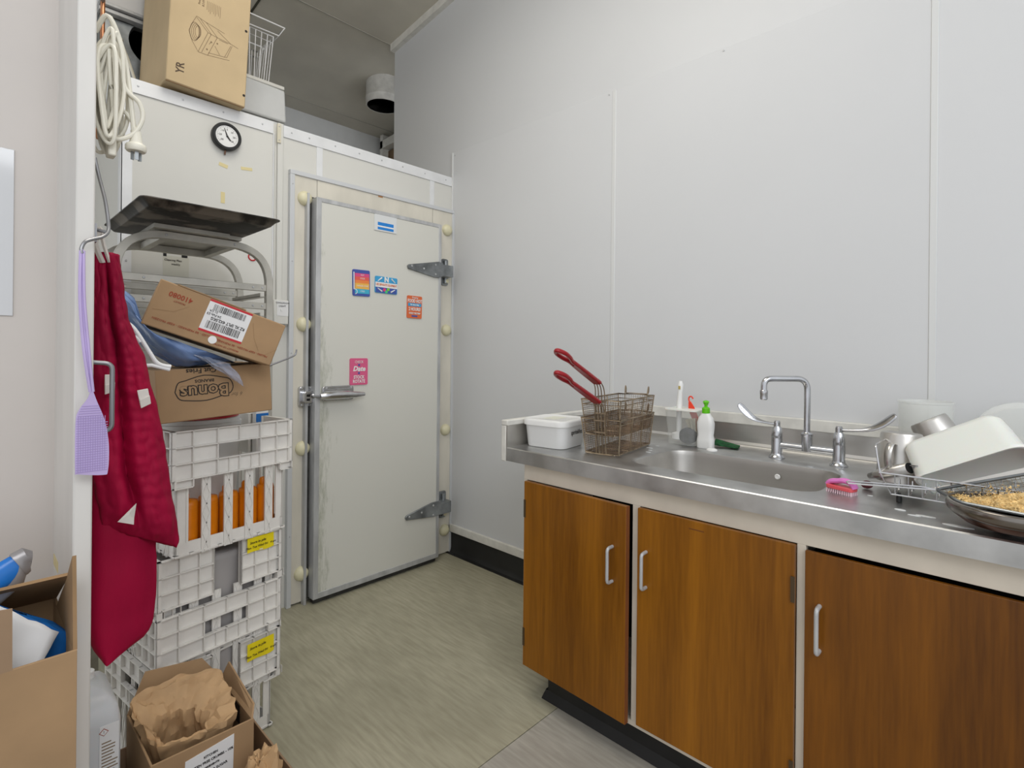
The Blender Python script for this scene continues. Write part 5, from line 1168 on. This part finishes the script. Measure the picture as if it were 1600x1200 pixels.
oc = thing('outer_carton', (-1.717, -1.16, 0), 'low dark brown carton on the floor holding the smaller open carton', 'box')
open_carton(oc, -1.876, -1.560, -1.46, -.878, .0, .200, m_kraft_i)
MB().box(-1.8775, -1.8762, -1.455, -1.1, .10, .199).build('maroon_panel', m_maroon, oc)
ic = thing('inner_carton', (-1.73, -1.03, .006), 'open brown carton with white ingredient label and brown paper bag inside', 'box')
open_carton(ic, -1.845, -1.615, -1.156, -.905, .006, .300, m_kraft)
MB().hexa([(-1.845, -.910, .299), (-1.615, -.910, .299), (-1.615, -.905, .299), (-1.845, -.905, .299), (-1.80, -.885, .385), (-1.66, -.885, .365), (-1.66, -.881, .365), (-1.80, -.881, .385)]).build('back_flap', m_kraft, ic)
rf = MB().hexa([(-1.620, -1.150, .299), (-1.615, -1.150, .299), (-1.615, -.912, .299), (-1.620, -.912, .299), (-1.604, -1.120, .315), (-1.600, -1.120, .315), (-1.600, -.93, .350), (-1.604, -.93, .350)]).build('right_flap', m_kraft, ic)
q = MB(); q.T = Matrix.Translation((-1.6195, -1.03, .268)); q.box(-.0012, 0, -.040, .030, -.024, .026); bm_ = q.build('printed_block', m_ink, ic)
text('EXT', .020, m_kraft, bm_, face_mtx((-1.6212, -1.035, .268), (0, 1, 0), (0, 0, 1)) @ Matrix.Rotation(R(180), 4, 'Y') if False else face_mtx((-1.6212, -1.035, .268), (0, -1, 0), (0, 0, 1)), sx=1)
lab = MB().hexa([(-1.780, -1.1575, .10), (-1.668, -1.1575, .10), (-1.668, -1.156, .10), (-1.780, -1.156, .10), (-1.774, -1.1575, .272), (-1.664, -1.1575, .285), (-1.664, -1.156, .285), (-1.774, -1.156, .272)]).build('white_label', m_paper, ic)
for i, (s_, sz) in enumerate((('KITCHEN', .008), ('GLUTEN FREE CRUMBS - 10%', .0085), ('INGREDIENTS:', .0065), ('HERB, SALT & SUGAR', .0085))):
    text(s_, sz, m_ink, lab, face_mtx((-1.718, -1.158, .262 - i * .0135), (1, 0, .08), (-.08, 0, 1)), bold=.0002, sx=.95)
q = MB()
for k in range(9): q.box(-1.768, -1.676 - (k % 3) * .006, -1.1581, -1.1576, .200 - k * .008, .2013 - k * .008)
q.build('fine_print', m_ink_soft, lab)

def paper_bag(name, c, rx, ry, z0, zr, label, seed, inner=.12, amp=1.0):
    t = thing(name, (c[0], c[1], z0), label, 'bag')
    def ring(u, v):
        a = u * 2 * math.pi; ca, sa = math.cos(a), math.sin(a)
        sq = 1 / max(abs(ca), abs(sa)) ** .45
        ox = oy = 0
        if v < .45: t_ = v / .45; z = z0 + (zr - z0) * t_; rr = .80 + .34 * t_ ** 2.5
        elif v < .65: t_ = (v - .45) / .20; z = zr - .042 * t_ ** 1.5; rr = 1.14 - .56 * t_; ox, oy = -.018 * t_, -.012 * t_
        else: t_ = (v - .65) / .35; z = zr - .042 - (zr - .042 - inner) * t_; rr = .58 + .12 * t_ - .70 * max(0, t_ - .9) / .1; ox, oy = -.018, -.012
        zt = max(0, (z - z0) / (zr - z0))
        cr = nz((ca * 1.2, sa * 1.2, v * 3), 1.6, seed) * .22 + nz((ca * 1.8, sa * 1.8, v * 9), 2.4, seed + 2) * .12
        rr += cr * amp * (.3 + .7 * zt) * (1 if v < .95 else 0)
        zz = z + zt ** 3 * (.030 * sa + .022 * nz((ca, sa, 0), 2.2, seed + 4) + .014 * nz((ca, sa, v * 8), 4, seed)) * amp
        return (c[0] + ox + rx * rr * ca * sq, c[1] + oy + ry * rr * sa * sq, zz)
    MB().grid(ring, 72, 44, True).build('paper_shell', m_paperbag, t, smooth=True, angle=28)
    return t
paper_bag('paper_bag', (-1.738, -1.034), .097, .088, .018, .338, 'large crumpled brown paper bag opening upward in the small carton', 3, inner=.10)
def crum(u, v):
    a = u * 2 * math.pi; ph = .03 + v * (math.pi - .06); s3 = (math.cos(a) * math.sin(ph), math.sin(a) * math.sin(ph), math.cos(ph))
    r_ = 1 + .42 * nz(s3, 2.4, 9) + .22 * nz(s3, 6, 4)
    return (-1.640 + .050 * s3[0] * r_, -1.262 + .060 * s3[1] * r_, .150 + .115 * s3[2] * r_ + .03 * s3[0])
cb_ = thing('paper_bag', (-1.640, -1.262, .006), 'small tightly crumpled brown paper bag in front of the labelled carton', 'bag')
MB().grid(crum, 48, 30, True).build('paper_shell', m_paperbag, cb_, smooth=True, angle=25)

# ================================================================== ON THE COLD ROOM ROOF
rb_ = thing('machine_carton', (-1.578, -.062, 2.3745), 'tall brown carton with a line drawing of a machine standing on the cold room', 'box', rot=(0, R(2.6), 0), local=True)
MB().box(0, .310, 0, .50, 0, .64).build('carton_body', m_kraft_l, rb_, bev=.004)
MB().box(.002, .308, .003, .010, -.002, .001).build('bottom_flap', m_kraft_d, rb_)
def PX(X, Y):
    px, py = 270 + X / 9.23, Y / 9.23; u = (px - 258.5 - (127 - py) * .055) / (392 + (py * -0.0)) ; v = (125 + .36 * (px - 258.5) - py) / 372; return (u, v)
segs = [[(300, 222), (245, 320), (195, 440), (240, 590), (320, 740)], [(300, 222), (410, 290), (690, 440)], [(320, 740), (440, 780), (760, 840)], [(300, 240), (455, 450), (320, 735)], [(350, 260), (500, 470), (365, 745)],
        [(430, 300), (585, 510), (450, 780)], [(455, 450), (585, 510), (780, 590), (890, 650)], [(590, 410), (780, 590)], [(780, 620), (690, 790)], [(550, 640), (620, 770)], [(470, 620), (500, 580)], [(610, 540), (740, 590)], [(800, 620), (720, 800), (460, 745)]]
for k in range(4): segs.append([(270 + k * 16 + 62 * math.cos(a * .3) * (1 - k * .12), 450 + 135 * math.sin(a * .3) * (1 - k * .12)) for a in range(22)])
lines(rb_, m_ink_soft, [[PX(*p) for p in s_] for s_ in segs], .0009)
for X, Y in ((500, 585), (440, 695), (585, 600)):
    u, v = PX(X, Y); MB().lathe([(0, -.0012), (.0035, -.001)], (u, 0, v), 10, 'y').build('print_dot', m_ink_soft, rb_)
text('YR', .043, mat('print_grey', (86, 72, 58), .8), rb_, face_mtx((.050, -.0006, .068), (0, 0, 1), (-1, 0, 0)), bold=.0006, sx=.92)
lines(rb_, m_ink_soft, [[(.135 + k * .0065, .40), (.135 + k * .0065, .64 - .28 - (k % 3) * .006)] for k in range(9)], .0008, name='small_print')
text('Power', .012, m_ink_soft, rb_, face_mtx((.105, -.0006, .385), (0, 0, 1), (-1, 0, 0))); text('8.2 kW', .012, m_ink_soft, rb_, face_mtx((.120, -.0006, .385), (0, 0, 1), (-1, 0, 0)))
for u, v in ((.296, .345), (.302, .052)): MB().lathe([(0, -.0012), (.006, -.001)], (u, 0, v), 8, 'y').build('torn_corner', m_ink, rb_)

fz = thing('appliance_chest', (-1.14, .50, H), 'low pale grey chest with a lid standing on the cold room roof', 'appliance')
MB().box(-1.21, -.950, .30, .72, H + .004, 2.492).build('chest_body', m_wallback, fz, bev=.004)
MB().hexa([(-1.22, .29, 2.498), (-.930, .29, 2.498), (-.930, .74, 2.498), (-1.22, .74, 2.498), (-1.21, .30, 2.685), (-.935, .30, 2.675), (-.940, .73, 2.70), (-1.21, .73, 2.70)]).build('chest_lid', mat('chest_grey', (200, 201, 200), .45, var=.03, vscale=6), fz, bev=.010)
MB().box(-1.212, -.940, .297, .72, 2.676, 2.694).build('lid_rim', m_strip, fz, bev=.003)
wbk = thing('wire_basket', (-1.1, .45, 2.70), 'white wire basket standing on the pale chest near the ceiling', 'basket')
q = MB(); bx0, bx1, by0, by1, bz0, bz1 = -1.20, -.985, .34, .56, 2.705, 2.965
q.tube([(bx0, by0, bz1), (bx1, by0, bz1), (bx1, by1, bz1), (bx0, by1, bz1)], .0035, 6, closed=True)
q.tube([(bx0 - .02, by0 - .03, bz1 + .055), (bx1 + .048, by0 - .03, bz1 + .055), (bx1 + .048, by1 + .03, bz1 + .055), (bx0 - .02, by1 + .03, bz1 + .055)], .0038, 6, closed=True)
q.tube([(bx1 + .048, by0 - .03, bz1 + .055), (bx1 + .025, by0 - .01, bz1 + .012), (bx0, by0, bz1 + .012)], .0032, 6); q.tube([(bx1 + .048, by1 + .03, bz1 + .055), (bx1 + .025, by1, bz1 + .012), (bx1 + .025, by0, bz1 + .012)], .0032, 6)
q.tube([(bx0, by0, bz1 - .035), (bx1 - .002, by0, bz1 - .035), (bx1 - .002, by1, bz1 - .035), (bx0, by1, bz1 - .035)], .0028, 6, closed=True)
for k in range(8):
    x = bx0 + (bx1 - bx0) * k / 7; q.tube([(x, by0, bz1), (x * .8 + .2 * -1.09, by0 + .01, bz0), (x * .8 + .2 * -1.09, by1 - .01, bz0), (x, by1, bz1)], .0025, 5)
for k in range(1, 6):
    y = by0 + (by1 - by0) * k / 6; q.tube([(bx1, y, bz1), (bx1 - .025, y, bz0), (bx0 + .02, y, bz0), (bx0, y, bz1)], .0025, 5)
q.build('basket_wires', m_wirewhite, wbk, smooth=True)
cm = thing('condenser_unit', (-1.5, .75, H), 'galvanised condenser housing with round opening behind the tall carton', 'machine')
hx, hz, hr_ = -1.480, 2.785, .112; q = MB(); nseg = 40; vs = []; 
X0_, X1_, Z0_, Z1_ = -1.705, -1.30, H + .004, 2.855
ring_o = []
for i in range(nseg):
    a = 2 * math.pi * i / nseg; dx, dz = math.cos(a), math.sin(a); t_ = min(((X1_ if dx > 0 else X0_) - hx) / dx if abs(dx) > 1e-6 else 9, ((Z1_ if dz > 0 else Z0_) - hz) / dz if abs(dz) > 1e-6 else 9); ring_o.append((hx + dx * t_, hz + dz * t_))
vs = [(x, .56, z) for x, z in ring_o] + [(hx + hr_ * math.cos(2 * math.pi * i / nseg), .56, hz + hr_ * math.sin(2 * math.pi * i / nseg)) for i in range(nseg)] + [(hx + hr_ * .95 * math.cos(2 * math.pi * i / nseg), .60, hz + hr_ * .95 * math.sin(2 * math.pi * i / nseg)) for i in range(nseg)]
q.add(vs, [(i, (i + 1) % nseg, nseg + (i + 1) % nseg, nseg + i) for i in range(nseg)] + [(nseg + i, nseg + (i + 1) % nseg, 2 * nseg + (i + 1) % nseg, 2 * nseg + i) for i in range(nseg)])
q.box(X0_, X1_, .605, .95, Z0_, Z1_); q.box(X0_, X0_ + .004, .56, .61, Z0_, Z1_); q.box(X0_, X1_, .56, .61, Z1_ - .004, Z1_); q.build('housing', m_zinc, cm)
MB().lathe([(0, .601), (hr_ * .96, .601)], (hx, 0, hz), 32, 'y').build('opening_shade', m_gasket, cm)  # dark disc in the gasket colour, painted shade inside the round hole
MB().box(X0_ - .01, X1_, .52, .96, Z1_, Z1_ + .018).box(X0_ - .01, X1_, .50, .96, Z1_ + .022, Z1_ + .036).build('top_flange', m_alu, cm, bev=.002)
lbp = MB().hexa([(X0_ - .01, .505, Z1_ + .037), (X1_, .505, Z1_ + .037), (X1_, .96, Z1_ + .037), (X0_ - .01, .96, Z1_ + .037), (X0_, .53, 3.02), (X1_, .53, 3.02), (X1_, .96, 3.02), (X0_, .96, 3.02)]).build('printed_cover', m_paper, cm)
q = MB()
for k in range(4): q.box(X0_ + .03 + k * .012, X0_ + .034 + k * .012, .510, .5135, 2.945, 2.99)
q.build('small_print', m_ink_soft, lbp)
MB().tube(smooth_path([(-1.618, .555, 2.760), (-1.632, .53, 2.755), (-1.630, .50, 2.72), (-1.610, .45, 2.62), (-1.590, .40, 2.50), (-1.585, .38, 2.42), (-1.59, .37, H + .006)], 6), .0065, 10).build('loose_cable', m_cable, cm, smooth=True)
cpp = thing('copper_pipe', (-1.745, .2, 1.0), 'vertical copper pipe running up between the post and the cold room', 'pipe')
MB().tube([(-1.748, .2, 2.32), (-1.745, .2, 3.42)], .0085, 14).build('pipe_length', m_copper, cpp, smooth=True)
MB().tube(smooth_path([(-1.748, .2, 2.33), (-1.75, .2, 2.25), (-1.755, .25, 2.20), (-1.74, .33, 2.19)], 6), .0085, 14).build('pipe_bend', m_copper, cpp, smooth=True)
MB().box(-1.7575, -1.7435, .16, .19, 2.72, 2.74).build('pipe_clip', m_zinc, cpp)
